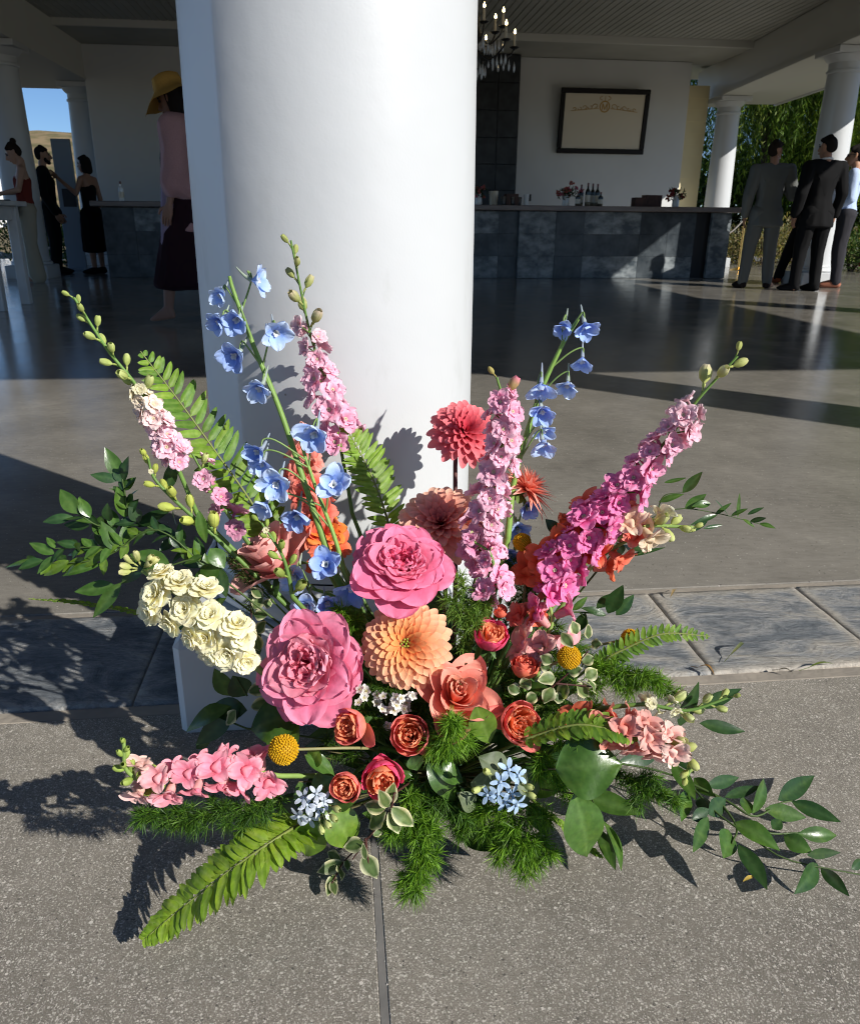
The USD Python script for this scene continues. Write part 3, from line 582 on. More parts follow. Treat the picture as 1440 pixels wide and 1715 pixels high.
# left side: garden bushes and the dry hill
for k, (px, Y, R, h, s) in enumerate([(92, 15.5, .9, .95, 1), (114, 17, 1.0, 1.0, 2), (60, 18, 1.2, 1.1, 3)]):
    g = at(px, 430, Y); shrub([g[0], g[1], -.05], R, h, ['dark green garden bush low behind the bearded man', 'light green garden bush beside the tall panel', 'garden bush half hidden behind the left column'][k], 80 + s, [GRN, [(.13, .17, .03), (.08, .13, .03)], GRN][k], 1500, (8, 'rose_white'), 'garden_bush', 'bushes beyond the left columns')
rs = np.random.RandomState(7)
hx, hy = np.meshgrid(np.linspace(-340, -20, 81), np.linspace(35, 420, 78))
ux = np.clip((hy - 40) / 160, 0, 1); hz = -1.0 + 17.5 * ux ** 1.2 * (0.75 + .5 * meshkit.fbm(np.stack([hx / 60, hy / 60, hx * 0], -1), 4, 3)) * np.clip((-20 - hx) / 30, 0, 1) + 1.2 * meshkit.fbm(np.stack([hx / 7, hy / 7, hx * 0], -1), 3, 8)
hz = np.where((hx > -21) | (hy < 36) , -1.2, hz); n = 81; i = (np.arange(77)[:, None] * n + np.arange(n - 1)).ravel()
single('hill', mesh_vf((np.stack([hx, hy, hz], -1).reshape(-1, 3), np.stack([i, i + 1, i + n + 1, i + n], 1))), 'dry_hill', kind='structure', smooth=True)
ph = at(-14, 318, 62); hs = T('farm_house', 'small white house far off on the dry hillside at left edge', 'house', ph)
hs.put('wall', cbox(ph + [-4, -2, -4], ph + [.9, 2, .9], .02), 'house_white', False)
hs.put('roof', hull([ph + [a, b, c] for a in (-4.2, 1.1) for b, c in ((-2.3, .91), (2.3, .91), (0, 1.9))]), 'grey_panel', False)
for k in range(3): hs.put('window', cbox(ph + [-3.4 + 1.5 * k, -2.04, -.9], ph + [-2.5 + 1.5 * k, -2.01, .1], .01), 'bar_void', False)

# ------------------------------------------------------------------ people
def sph(c, r, n=12):
    s = trimesh.creation.icosphere(1, 1.0).vertices; return np.asarray(c, float) + s * np.asarray(r)
def chain(pts, rads):
    out = []
    for (a, ra), (b, rb) in zip(zip(pts, rads), zip(pts[1:], rads[1:])): out.append(np.vstack([sph(a, ra), sph(b, rb)]))
    return out
def blob(groups, length=.035, it=8, tr=None):
    m = m3.Manifold.batch_boolean([m3.Manifold.hull_points(g) for g in groups], m3.OpType.Add).refine_to_length(length)
    v, f = mesh_vf(m); t = trimesh.Trimesh(v, f, process=True); trimesh.smoothing.filter_taubin(t, .5, .53, it)
    return np.array(t.vertices), np.array(t.faces)
def person(p, heading, h, label, J=None, skin=(.42, .24, .16), hair=(.012, .009, .008), wear=(), hairkind='short', head_turn=0, head_tilt=0, group=None, extras=None, female=False):
    """heading: degrees the body faces, 0 = away from the viewer (+y), 180 = towards the viewer; J moves joints (unit: a 1.75 m body, x right, y forward)."""
    k = h / 1.75; a = math.radians(heading); ca, sa = math.cos(a), math.sin(a); p = np.asarray(p, float)
    def G(m): v, f = m; v = v * k; return np.stack([v[:, 0] * ca - v[:, 1] * sa, v[:, 0] * sa + v[:, 1] * ca, v[:, 2]], 1) + p, f
    sw = .165 if female else .195
    j = dict(pel=(0, 0, .94), waist=(0, .01, 1.08), chest=(0, 0, 1.28), neck=(0, -.01, 1.47), head=(0, .015, 1.625))
    for s, x in (('l', -1), ('r', 1)):
        j.update({'sh' + s: (x * sw, -.01, 1.415), 'el' + s: (x * (sw + .06), -.03, 1.13), 'wr' + s: (x * (sw + .055), .05, .89), 'hip' + s: (x * .088, 0, .92), 'kn' + s: (x * .098, .02, .5), 'an' + s: (x * .10, -.01, .085), 'toe' + s: (x * .115, .14, .03)})
    j.update(J or {}); j = {q: np.asarray(w, float) for q, w in j.items()}
    t = T('person', label, 'person', p, group)
    hc = j['head']; ht = math.radians(head_turn); hp = math.radians(head_tilt)
    def hd(x, y, z):                                # head frame
        y, z = y * math.cos(hp) + z * math.sin(hp), -y * math.sin(hp) + z * math.cos(hp)
        return hc + [x * math.cos(ht) - y * math.sin(ht), x * math.sin(ht) + y * math.cos(ht), z]
    g = []
    g.append(np.vstack([sph(j['pel'], (.145, .10, .09)), sph(j['waist'], (.125 if not female else .108, .09, .09))]))
    g.append(np.vstack([sph(j['waist'], (.125 if not female else .108, .09, .08)), sph(j['chest'] + [0, .01, 0], (.155 if not female else .135, .105, .11))]))
    g.append(np.vstack([sph(j['chest'], (.15 if not female else .13, .10, .1)), sph(j['shl'] * .8 + j['shr'] * .2, .06), sph(j['shr'] * .8 + j['shl'] * .2, .06), sph(j['neck'] - [0, 0, .04], .05)]))
    g += chain([j['neck'] - [0, 0, .05], j['neck'] + [0, .0, .06], hd(0, -.01, -.06)], [.06, .052, .05])
    g.append(np.vstack([sph(hd(0, -.012, .035), (.074, .092, .085)), sph(hd(0, .03, -.03), (.058, .062, .06)), sph(hd(0, .05, -.088), (.032, .03, .026))]))
    g.append(np.vstack([sph(hd(0, .088, .02), .012), sph(hd(0, .112, -.022), .014), sph(hd(0, .085, -.03), .022)]))    # nose
    g.append(np.vstack([sph(hd(-.024, .088, -.06), .009), sph(hd(.024, .088, -.06), .009)]))                        # lips
    for s in (-1, 1): g.append(np.vstack([sph(hd(s * .078, -.01, .02), (.008, .016, .03)), sph(hd(s * .074, .0, -.01), .01)]))
    for s in 'lr':
        fe = .86 if female else 1.0
        g += chain([j['sh' + s], j['el' + s], j['wr' + s]], [.055 * fe, .042 * fe, .029 * fe])
        d = nrm(j['wr' + s] - j['el' + s]); hs_ = -1 if s == 'l' else 1; fwd = nrm(np.array([0, 1, .1]) - d * (np.array([0, 1, .1]) @ d)); n_ = np.cross(d, fwd)
        pm = j['wr' + s] + d * .05; g.append(np.vstack([sph(j['wr' + s], .026), sph(pm + fwd * .022, .018), sph(pm - fwd * .022, .018), sph(pm + d * .03 + fwd * .026, .013), sph(pm + d * .03 - fwd * .026, .013)]))
        for q, (o, ln) in enumerate(((.029, .07), (.010, .08), (-.010, .075), (-.028, .058))):
            b = pm + d * .035 + fwd * o; cv = n_ * hs_ * -.012
            g += chain([b, b + d * ln * .55 + cv * .5, b + d * ln * .95 + cv * 2.2], [.0095, .0088, .0075])
        b = pm - d * .02 + fwd * .03; g += chain([b, b + fwd * .028 + d * .022, b + fwd * .032 + d * .055], [.012, .0105, .009])
        g += chain([j['hip' + s], j['kn' + s], j['kn' + s] * .6 + j['an' + s] * .4 - [0, .012, 0], j['an' + s]], [.085, .056, .052, .036])
        g.append(np.vstack([sph(j['an' + s] - [0, .02, .05], .030), sph(j['an' + s], .036), sph(j['toe' + s] * .9 + j['an' + s] * .1 - [0, 0, .005], (.030, .034, .015))]))
    body = G(blob(g, .03, 6))
    zt = np.tile(np.array(skin), (len(body[0]), 1)); bp = t.put('body', body, 'skin', True, zt)
    for s in (-1, 1):                               # eyes
        t.put('eye', G(ball(hd(s * .031, .083, .018), .010, 1)), 'bar_void', under=bp)
        t.put('eyebrow', G(hull(np.vstack([sph(hd(s * .018, .092, .036), .005), sph(hd(s * .046, .083, .038), .005)]))), 'bar_void', under=bp)
    hg = []
    if hairkind:
        hg.append(np.vstack([sph(hd(0, -.022, .06), (.080, .092, .072)), sph(hd(0, -.055, .01), (.072, .055, .07))]))
        hg.append(np.vstack([sph(hd(-.05, .045, .085), .024), sph(hd(.05, .045, .085), .024), sph(hd(0, -.02, .11), .04)]))
        if hairkind == 'quiff': hg.append(np.vstack([sph(hd(-.04, .05, .1), .03), sph(hd(.04, .05, .1), .03), sph(hd(0, -.02, .125), .035)]))
        if hairkind == 'bun': hg += [sph(hd(0, -.075, .135), .042), np.vstack([sph(hd(0, -.05, .1), .04), sph(hd(0, -.075, .125), .03)])]
        if hairkind == 'bob': hg += [np.vstack([sph(hd(s * .055, -.03, .05), (.04, .06, .05)), sph(hd(s * .055, -.045, -.09), (.035, .055, .04))]) for s in (-1, 1)] + [np.vstack([sph(hd(0, -.07, .02), (.075, .035, .05)), sph(hd(0, -.075, -.10), (.07, .03, .04))])]
        if hairkind == 'long': hg += [np.vstack([sph(hd(s * .05, -.03, .05), (.04, .06, .05)), sph(hd(s * .055, -.03, -.2), (.035, .05, .05))]) for s in (-1, 1)] + [np.vstack([sph(hd(0, -.07, .02), (.075, .04, .05)), sph(hd(0, -.085, -.3), (.09, .035, .06))])]
        v, f = G(blob(hg, .02, 3)); t.put('hair', (v, f), 'cloth', True, np.tile(np.array(hair), (len(v), 1)))
    for w in wear:
        kind, c = w[0], np.array(w[1]); gg = []
        if kind in ('jacket', 'shirt', 'top', 'shawl'):
            fat = {'jacket': .026, 'shirt': .016, 'top': .010, 'shawl': .05}[kind]; low = w[2] if len(w) > 2 else {'jacket': .80, 'shirt': .95, 'top': .96, 'shawl': .86}[kind]; fw2 = .12 if female else .14
            gg.append(np.vstack([sph((j['pel'][0], j['pel'][1], low + .03), (fw2 + fat + (.055 if kind == 'jacket' else .012), (.135 if kind == 'jacket' else .10) + fat, .03)), sph(j['waist'], (fw2 - .01 + fat, .09 + fat, .08))]))
            gg.append(np.vstack([sph(j['waist'], (fw2 - .01 + fat, .09 + fat, .08)), sph(j['chest'] + [0, .005, 0], (fw2 + .015 + fat, .105 + fat, .11))]))
            if kind != 'top':
                gg.append(np.vstack([sph(j['chest'], (fw2 + .012 + fat, .10 + fat, .1)), sph(j['shl'] * .85 + j['shr'] * .15, .06 + fat), sph(j['shr'] * .85 + j['shl'] * .15, .06 + fat), sph(j['neck'] - [0, .0, .035], .055 + fat * .6)]))
                for s in 'lr':
                    e = j['wr' + s] + (j['el' + s] - j['wr' + s]) * (.06 if kind != 'shawl' else .45); gg += chain([j['sh' + s], j['el' + s], e], [.058 + fat, .048 + fat, .036 + fat * .9 if kind != 'shawl' else .07])
            if kind == 'shawl': gg.append(np.vstack([sph(j['shl'], .09), sph(j['shr'], .09), sph(j['wrl'] * .4 + j['ell'] * .6, .09), sph(j['wrr'] * .4 + j['elr'] * .6, .09), sph(j['pel'] + [0, -.03, 0], (.2, .15, .05))]))
        if kind == 'trousers':
            fl = w[2] if len(w) > 2 else .058
            gg.append(np.vstack([sph(j['pel'] + [0, 0, .05], (.148, .108, .06)), sph(j['hipl'], (.112, .122, .09)), sph(j['hipr'], (.112, .122, .09))]))
            for s in 'lr':
                e = j['an' + s] + [0, 0, .0]; gg += chain([j['hip' + s], j['kn' + s], e], [.112, .086, fl + .006])
        if kind in ('skirt', 'dress'):
            lo = w[2]; c0 = (j['knl'] + j['knr']) / 2
            gg.append(np.vstack([sph(j['pel'] + [0, 0, .05], (.14, .11, .05)), sph(j['hipl'], (.115, .13, .1)), sph(j['hipr'], (.115, .13, .1))]))
            gg.append(np.vstack([sph(j['hipl'], (.11, .125, .1)), sph(j['hipr'], (.11, .125, .1)), sph((j['knl'][0], j['knl'][1], lo), (.12, .14, .04)), sph((j['knr'][0], j['knr'][1], lo), (.12, .14, .04))]))
        if kind == 'shoes':
            for s in 'lr':
                an, to = j['an' + s], j['toe' + s]; back = an - (to - an) * [.22, .22, 0] - [0, 0, .05]
                q = G(blob([np.vstack([sph(an - [0, 0, .0], (.05, .054, .03)), sph(back, (.044, .04, .034)), sph(to, (.056, .062, .036)), sph(to + nrm((to - an) * [1, 1, 0]) * .045, (.034, .03, .018))])], .02, 3)); t.put('shoe', q, 'cloth' if len(w) < 3 else w[2], True, np.tile(c, (len(q[0]), 1)))
            continue
        if kind == 'collar':
            q = G(tube(np.array([j['neck'] + [.062 * math.cos(x), .06 * math.sin(x), .03 + .01 * math.sin(x + PI)] for x in np.linspace(0, 2 * PI, 17)]), .012, 6)); t.put('collar', q, 'cloth', True, np.tile(c, (len(q[0]), 1))); continue
        v, f = G(blob(gg, .035, 8)); nz = meshkit.fbm(np.stack([v[:, 0] * 9, v[:, 1] * 9, v[:, 2] * 4.5], -1) + 3, 3, 2)
        vn = trimesh.Trimesh(v, f, process=False).vertex_normals; v = v + vn * ((nz - .5) * .03)[:, None]
        t.put(kind, (v, f), 'cloth', True, np.tile(c, (len(v), 1)))
    if extras: extras(t, G, j, hd)
    return t
BLK, GRY, BEI = (.005, .005, .0055), (.125, .13, .122), (.36, .32, .24)
p = atz(1266, 482, 0)
person(p, -8, 1.82, 'man in grey suit seen from behind, hand raised to his chest', {'wrr': (.19, .22, 1.30), 'elr': (.29, .05, 1.13), 'hipl': (-.10, 0, .92), 'knl': (-.15, .02, .5), 'anl': (-.19, -.02, .085), 'toel': (-.23, .13, .03), 'anr': (.12, 0, .085), 'toer': (.19, .13, .03)},
       (.36, .19, .12), (.02, .014, .01), [('trousers', GRY), ('jacket', GRY, .74), ('shoes', (.03, .02, .018))], 'short', head_turn=-42, group=None)
p = atz(1347, 487, 0)
person(p, 6, 1.84, 'man in black suit seen from behind with white collar showing', {'knl': (-.13, .02, .5), 'anl': (-.15, 0, .085), 'toel': (-.24, .1, .03), 'anr': (.10, -.02, .085), 'toer': (.06, .12, .03)},
       (.36, .19, .12), (.011, .009, .008), [('trousers', BLK), ('jacket', BLK, .73), ('shoes', BLK), ('collar', (.7, .7, .7))], 'short', head_turn=22)
p = atz(1347, 474, 0)
person(p, -12, 1.78, 'man in black trousers mostly hidden behind the black suited man', {'hipl': (-.12, 0, .9), 'knl': (-.26, 0, .5), 'anl': (-.38, -.03, .085), 'toel': (-.40, .10, .03), 'head': (.05, .0, 1.6)}, (.36, .2, .13), (.011, .009, .008), [('trousers', BLK), ('jacket', BLK, .74), ('shoes', (.33, .08, .03))], 'short')
p = atz(1396, 481, 0)
def shades(t, G, j, hd):
    q = [np.vstack([sph(hd(s * .012, .098, .02), (.006, .006, .014)), sph(hd(s * .056, .085, .02), (.006, .006, .015))]) for s in (-1, 1)]
    t.put('sunglasses', cat_([G(hull(x)) for x in q] + [G(tube([hd(s * .06, .08, .028), hd(s * .083, 0, .026)], .004, 5)) for s in (-1, 1)] + [G(tube([hd(-.02, .1, .025), hd(.02, .1, .025)], .004, 5))]), 'bar_void')
person(p, 62, 1.78, 'man in pale blue shirt and sunglasses facing the black suited man', {'elr': (.24, -.02, 1.12), 'wrr': (.16, .2, .95), 'ell': (-.24, -.02, 1.12), 'wrl': (-.12, .22, .98)}, (.38, .2, .12), (.011, .009, .008), [('shirt', (.42, .52, .72), .93), ('trousers', (.03, .029, .034)), ('shoes', (.30, .12, .075), 'cloth')], 'quiff', extras=shades)
# left side
p = atz(64, 472, 0)
def bag(t, G, j, hd):
    v, f = G(cbox((-.33, .14, .86), (-.02, .34, 1.05), .05)); t.put('handbag', (v, f), 'cloth', False, np.tile((.02, .04, .04), (len(v), 1)))
person(p, 115, 1.72, 'woman with hair bun in rust red top and beige trousers at the high table', {'head': (0, .05, 1.61), 'ell': (-.24, .06, 1.17), 'wrl': (-.15, .28, 1.12), 'elr': (.24, .02, 1.16), 'wrr': (.1, .28, 1.13)}, (.40, .235, .16), (.018, .012, .009), [('trousers', BEI, .10), ('top', (.16, .028, .02), .98)], 'bun', head_tilt=25, female=True, extras=bag)
p = atz(99, 458, 0)
def beard(t, G, j, hd):
    v, f = G(blob([np.vstack([sph(hd(s * .05, .03, -.05), (.016, .02, .03)), sph(hd(0, .07, -.09), (.034, .026, .026))]) for s in (-1, 1)], .015, 2)); t.put('beard', (v, f), 'cloth', True, np.tile((.012, .009, .008), (len(v), 1)))
person(p, -72, 1.80, 'bearded man dressed in black standing beside the left column', {'wrr': (.2, .1, .85), 'wrl': (-.2, .1, .85)}, (.36, .2, .13), (.011, .009, .008), [('trousers', BLK), ('shirt', BLK, .86), ('shoes', BLK)], 'short', extras=beard)
p = atz(166, 458, 0)
person(p, 75, 1.68, 'woman in long black dress raising one hand to her face height', {'elr': (.26, .12, 1.2), 'wrr': (.24, .34, 1.42), 'ell': (-.22, .06, 1.2), 'wrl': (-.18, .40, 1.44), 'elr': (.22, -.04, 1.12), 'wrr': (.2, .05, .9)}, (.30, .165, .11), (.011, .009, .008), [('dress', BLK, .36), ('top', BLK, .96), ('shoes', BLK)], 'bob', female=True)
p = atz(333, 541, 0)
def hat(t, G, j, hd):
    v, f = lathe([(.235, -.075), (.228, -.066), (.17, -.02), (.115, .02), (.11, .06), (.10, .105), (.06, .125), (0, .128)], (0, 0, 0), 28); ang = np.arctan2(v[:, 1], v[:, 0]); r = np.hypot(v[:, 0], v[:, 1])
    v[:, 2] += np.where(r > .13, ((.035 * np.sin(2 * ang + .5)) + .014 * np.sin(5 * ang)) * np.clip((r - .13) / .1, 0, 1), 0)
    q = np.array([hd(x, y - .01, z + .055) for x, y, z in v]); t.put('straw_hat', G((q, f)), 'cloth', True, np.tile((.36, .2, .045), (len(q), 1)))
def hat_and_scarf(t, G, j, hd):
    hat(t, G, j, hd)
    v, f = G(hull(np.vstack([sph((-.16, .06, 1.0), (.05, .07, .1)), sph((-.17, .12, .62), (.02, .05, .06))]))); t.put('shawl_end', (v, f), 'cloth', True, np.tile((.25, .2, .28), (len(v), 1)))
    v, f = G(hull(np.vstack([sph((0, .13, 1.22), (.08, .05, .10)), sph((0, .14, 1.05), (.07, .05, .06))]))); t.put('bag', (v, f), 'cloth', True, np.tile((.02, .02, .03), (len(v), 1)))
person(p, 82, 1.84, 'woman in yellow sun hat and pink shawl walking past behind the column', {'head': (0, .05, 1.61), 'knl': (-.09, .16, .52), 'anl': (-.09, .20, .12), 'toel': (-.1, .34, .03), 'knr': (.09, -.06, .5), 'anr': (.1, -.28, .15), 'toer': (.1, -.18, .03)}, (.25, .14, .1), (.012, .009, .008), [('skirt', (.018, .006, .010), .30), ('shawl', (.34, .20, .205), .68)], 'long', head_tilt=18, female=True, extras=hat_and_scarf)
# ------------------------------------------------------------------ the flower arrangement: every stem is a thing
HEART = np.array([.03, 1.0, .05])
PINK, GREENS = 'roses and dahlias of the arrangement', None
def grid_f(nu, nv):
    i = (np.arange(nu - 1)[:, None] * nv + np.arange(nv - 1)).ravel()
    q = np.stack([i, i + nv, i + nv + 1, i + 1], 1); return np.vstack([q[:, [0, 1, 2]], q[:, [0, 2, 3]]])
def frame(n, roll=0.0):
    z = nrm(n); x = nrm(np.cross([.12, .2, .97], z) if abs(z[2]) < .98 else np.cross([1, 0, 0], z)); y = np.cross(z, x); c, s = math.cos(roll), math.sin(roll)
    return np.stack([x * c + y * s, -x * s + y * c, z])
def lerp(a, b, t): a, b = np.asarray(a, float), np.asarray(b, float); return a + (b - a) * np.asarray(t)[..., None]
def ramp3(cols, t):
    t = np.clip(t, 0, 1) * (len(cols) - 1); k = np.minimum(t.astype(int), len(cols) - 2); return np.asarray(cols, float)[k] * (1 - (t - k))[:, None] + np.asarray(cols, float)[k + 1] * (t - k)[:, None]
def petal(Fm, c, L, W, phi, b0, b1, r0=0.0, z0=0.0, tip=0.0, curl=0.0, ruf=0.0, notch=0.0, point=2.4, full=.5, nu=8, nv=7, rs=None, cols=((.5, .1, .2), (.8, .3, .4)), edge=0.0, side=0.0, wmin=.16):
    """One petal that wraps round the axis Fm[2]: leaves the axis at angle b0, ends at b1 (degrees), width W, rolled tip, ruffled rim."""
    u = 1 - (1 - np.linspace(0, 1, nu)) ** 1.9; b = np.radians(b0 + (b1 - b0) * u + tip * np.clip((u - .62) / .38, 0, 1) ** 1.6)
    du = L * np.diff(u); bm = (b[1:] + b[:-1]) / 2
    r = r0 + np.concatenate([[0], np.cumsum(np.sin(bm) * du)]); z = z0 + np.concatenate([[0], np.cumsum(np.cos(bm) * du)])
    w = W * np.where(u < full, wmin + (1 - wmin) * np.sin(PI / 2 * u / full), np.sqrt(np.clip(1 - np.clip((u - full) / (1 - full), 0, 1) ** point, .012, 1)))
    s = np.linspace(-1, 1, nv); h = np.clip(w / np.maximum(np.abs(r), .45 * W), 0, 1.35)
    S, U = np.meshgrid(s, u); ph = phi + S * h[:, None]; R = np.broadcast_to(r[:, None], S.shape).copy(); Z = np.broadcast_to(z[:, None], S.shape).copy()
    B = np.broadcast_to(b[:, None], S.shape); o = np.zeros_like(S)
    p1, p2, p3 = rs.uniform(0, 6.28, 3) if rs is not None else (0, 1, 2)
    o += ruf * L * U ** 1.6 * (np.sin(2.6 * S * PI + p1) * .6 + np.sin(5.1 * S * PI + p2) * .35 * np.abs(S) + np.sin(4 * U + 2 * S + p3) * .5)
    o += curl * W * S ** 2 * U
    n = notch * L * np.exp(-(S / .28) ** 2) * np.clip((U - .7) / .3, 0, 1); R -= n * np.sin(B); Z -= n * np.cos(B)
    R += o * np.cos(B); Z -= o * np.sin(B); ph = ph + side * U
    P = np.stack([R * np.cos(ph), R * np.sin(ph), Z], -1).reshape(-1, 3)
    t = U + edge * np.abs(S) ** 2.5; C = ramp3(cols, t.ravel())
    C = C * (1 + .07 * np.sin(9 * S + p1) * np.sin(3 * U + p2) - .10 * (np.sin(15 * S + 2.2 * U * S + p3) > .45) * np.clip(1.25 - U, 0, 1)).reshape(-1, 1)
    C = np.clip(C * (1 + (rs.uniform(-.07, .07) if rs is not None else 0)), 0, .97)
    return P @ Fm + c, grid_f(nu, nv), C
def stem_pts(P, n, L=.06, h=HEART, jit=(0, 0, 0)):
    P = np.asarray(P, float); return spline([h + np.asarray(jit), h * .55 + P * .45 + [0, 0, .02], P - nrm(n) * L, P], 14)
SG, SD, SP = (.13, .24, .05), (.05, .10, .03), (.10, .035, .03)
def stem(t, pts, r0=.0035, r1=.0022, c=SG, n=7, name='stem'):
    v, f = tube(pts, np.linspace(r0, r1, len(pts)), n); t.put(name, (v, f), 'stem', True, np.tile(np.asarray(c), (len(v), 1)))
def sepals(t, Fm, P, R, c=(.06, .13, .03), n=5, rs=None, z=-.35):
    v, f = ball(P + Fm[2] * z * R, R * .16, 2); hip = t.put('hip', (v, f), 'stem', True, np.tile(np.asarray(c), (len(v), 1)))
    for k in range(n):
        v, f, C = petal(Fm, P, R * .8, R * .17, k * 2 * PI / n, 70, 150, z0=z * R, point=1.4, nu=5, nv=3, cols=(c, np.array(c) * 1.4)); t.put('sepal', (v, f), 'leaf_matt', True, C, under=hip)
def bloom(name, label, cat, px, py, Y, d, face, rings, seed, roll=0., group=None, stemcol=SG, sep=True, lift=.35, mat='petal', stem_r=.0035, stemjit=None):
    rs = np.random.RandomState(seed); P = at(px, py, Y); R = size(d, P) / 2; n = facing(*face); Fm = frame(n, roll)
    t = T(name, label, cat, P, group)
    c = P - n * R * lift
    for g in rings:
        ring_off = rs.uniform(0, 6.28)
        for k in range(g['n']):
            q = dict(g); cnt = q.pop('n'); off = q.pop('off', ring_off); jit = q.pop('jit', .12)
            phi = off + k * 2 * PI / cnt + rs.uniform(-.5, .5) * 2 * PI / cnt * jit * 2
            sc = 1 + rs.uniform(-1, 1) * jit
            tl = q.pop('tilt', 0); Fq, cq = Fm, c
            if tl:                                   # a small fan of petals around an axis of its own
                a = q.pop('ta'); ax = math.cos(tl) * Fm[2] + math.sin(tl) * (math.cos(a) * Fm[0] + math.sin(a) * Fm[1]); Fq = frame(ax, a); cq = c + (math.cos(a) * Fm[0] + math.sin(a) * Fm[1]) * q.pop('tr') * R
            for kk in ('L', 'W', 'r0', 'z0'): q[kk] = q.get(kk, 0) * R
            q['L'] *= sc; q['edge'] = .22; q['b0'] += rs.uniform(-5, 5); q['b1'] += rs.uniform(-8, 8)
            v, f, C = petal(Fq, cq, phi=phi, rs=rs, **q); t.put('petal', (v, f), mat, True, C)
    if sep: sepals(t, Fm, c, R, rs=rs, z=-.08)
    stem(t, stem_pts(c - n * .0, n, .05, jit=rs.uniform(-.03, .03, 3) * [1, 1, 0]), stem_r, stem_r * .7, stemcol)
    return t
def garden_rose(cols_out, cols_mid, cols_in, seed=0):
    rs = np.random.RandomState(seed)
    g = [dict(n=8, L=1.10, W=.58, b0=66, b1=100, r0=.05, z0=-.06, ruf=.035, curl=-.12, cols=cols_out, tip=18, nu=10, nv=9, point=3.2),
         dict(n=8, L=1.0, W=.53, b0=52, b1=88, r0=.05, z0=-.02, ruf=.04, curl=-.1, cols=cols_out, tip=20, nu=10, nv=9, point=3.2),
         dict(n=8, L=.90, W=.48, b0=40, b1=76, r0=.05, ruf=.045, curl=-.08, cols=cols_out, tip=18, nu=9, nv=9, point=3.2),
         dict(n=9, L=.80, W=.42, b0=29, b1=64, r0=.05, ruf=.05, curl=-.08, cols=cols_mid, tip=18, nu=9, nv=7, point=3),
         dict(n=9, L=.72, W=.36, b0=20, b1=52, r0=.05, ruf=.06, cols=cols_mid, tip=16, point=3),
         dict(n=9, L=.66, W=.31, b0=12, b1=42, r0=.05, ruf=.07, cols=cols_mid, tip=16, point=3),
         dict(n=8, L=.60, W=.22, b0=8, b1=30, r0=.05, ruf=.08, cols=cols_in, tip=14, point=3)]
    for q in g: q['jit'] = .15; q['ruf'] *= 1.2
    a0 = rs.uniform(0, 6)
    for q in range(5):                               # quartered heart: five fans of folded petals
        a = a0 + q * 2 * PI / 5
        for k, (L, W_, b) in enumerate(((.56, .15, 26), (.55, .12, 16), (.53, .10, 9))):
            g.append(dict(n=4 if k < 2 else 3, L=L, W=W_, b0=4, b1=b, r0=.012, z0=-.03 * k, ruf=.09, cols=cols_in, tip=26, jit=.3, tilt=.18, ta=a, tr=.17, point=3, nu=7, nv=5))
    g.append(dict(n=4, L=.48, W=.08, b0=3, b1=10, r0=.01, ruf=.08, cols=cols_in, jit=.3, nu=6, nv=5))
    return g
RG = 'large ruffled pink garden roses'
po, pm, pi_ = ((.72, .07, .17), (.86, .13, .28), (.90, .26, .42)), ((.80, .05, .14), (.88, .11, .23), (.91, .27, .41)), ((.66, .02, .09), (.82, .06, .18), (.88, .19, .32))
bloom('garden_rose', 'large deep pink ruffled garden rose above the peach dahlia', 'rose', 674, 941, .93, 158, (.12, .62, .78), garden_rose(po, pm, pi_, 3), 11, .4)
po2, pm2, pi2 = ((.76, .08, .22), (.89, .16, .32), (.93, .32, .46)), ((.80, .09, .19), (.90, .18, .28), (.94, .36, .45)), ((.62, .03, .10), (.82, .10, .19), (.92, .30, .38))
bloom('garden_rose', 'large pink ruffled garden rose beside the cream stock', 'rose', 514, 1114, .87, 178, (-.30, .25, .92), garden_rose(po2, pm2, pi2, 8), 12, 1.2)
# salmon roses
so, si = ((.96, .36, .23), (.96, .35, .25), (.96, .38, .29)), ((.95, .19, .07), (.96, .29, .16), (.96, .41, .29))
TEA = [dict(n=4, L=1.25, W=.66, b0=62, b1=70, r0=.08, z0=-.1, ruf=.03, curl=-.30, cols=so, tip=50, point=1.7, full=.6, nu=11, nv=9),
       dict(n=4, L=1.22, W=.62, b0=50, b1=36, r0=.06, z0=-.05, ruf=.03, curl=-.22, cols=so, tip=58, point=1.8, full=.6, nu=11, nv=9),
       dict(n=4, L=1.20, W=.52, b0=40, b1=12, r0=.05, ruf=.02, curl=-.12, cols=so, tip=44, point=2, full=.6, nu=10, nv=9),
       dict(n=4, L=1.16, W=.42, b0=28, b1=2, r0=.04, ruf=.03, curl=-.06, cols=si, tip=34, point=2.2, full=.6, nu=9, nv=7),
       dict(n=4, L=1.10, W=.32, b0=18, b1=-4, r0=.03, ruf=.03, cols=si, tip=26, point=2.4, full=.6, nu=9, nv=7),
       dict(n=4, L=1.02, W=.22, b0=10, b1=-4, r0=.02, ruf=.04, cols=si, tip=20, nu=8, nv=7),
       dict(n=3, L=.92, W=.13, b0=6, b1=-3, r0=.01, ruf=.05, cols=si, tip=14, nu=8, nv=5)]
bloom('tea_rose', 'salmon tea rose with pointed unfurling petals below the peach dahlia', 'rose', 766, 1164, .86, 122, (.18, .55, .80), TEA, 21, .9, lift=.5)
SAL = [dict(g_, b0=g_['b0'] * .9, W=g_['W'] * 1.1, cols=((.94, .44, .37), (.95, .44, .40), (.95, .50, .45))) for g_ in TEA[:5]]
bloom('tea_rose', 'loose salmon rose half behind the blue delphinium', 'rose', 456, 935, 1.0, 128, (-.45, .72, .45), SAL, 22, .2, lift=.45)
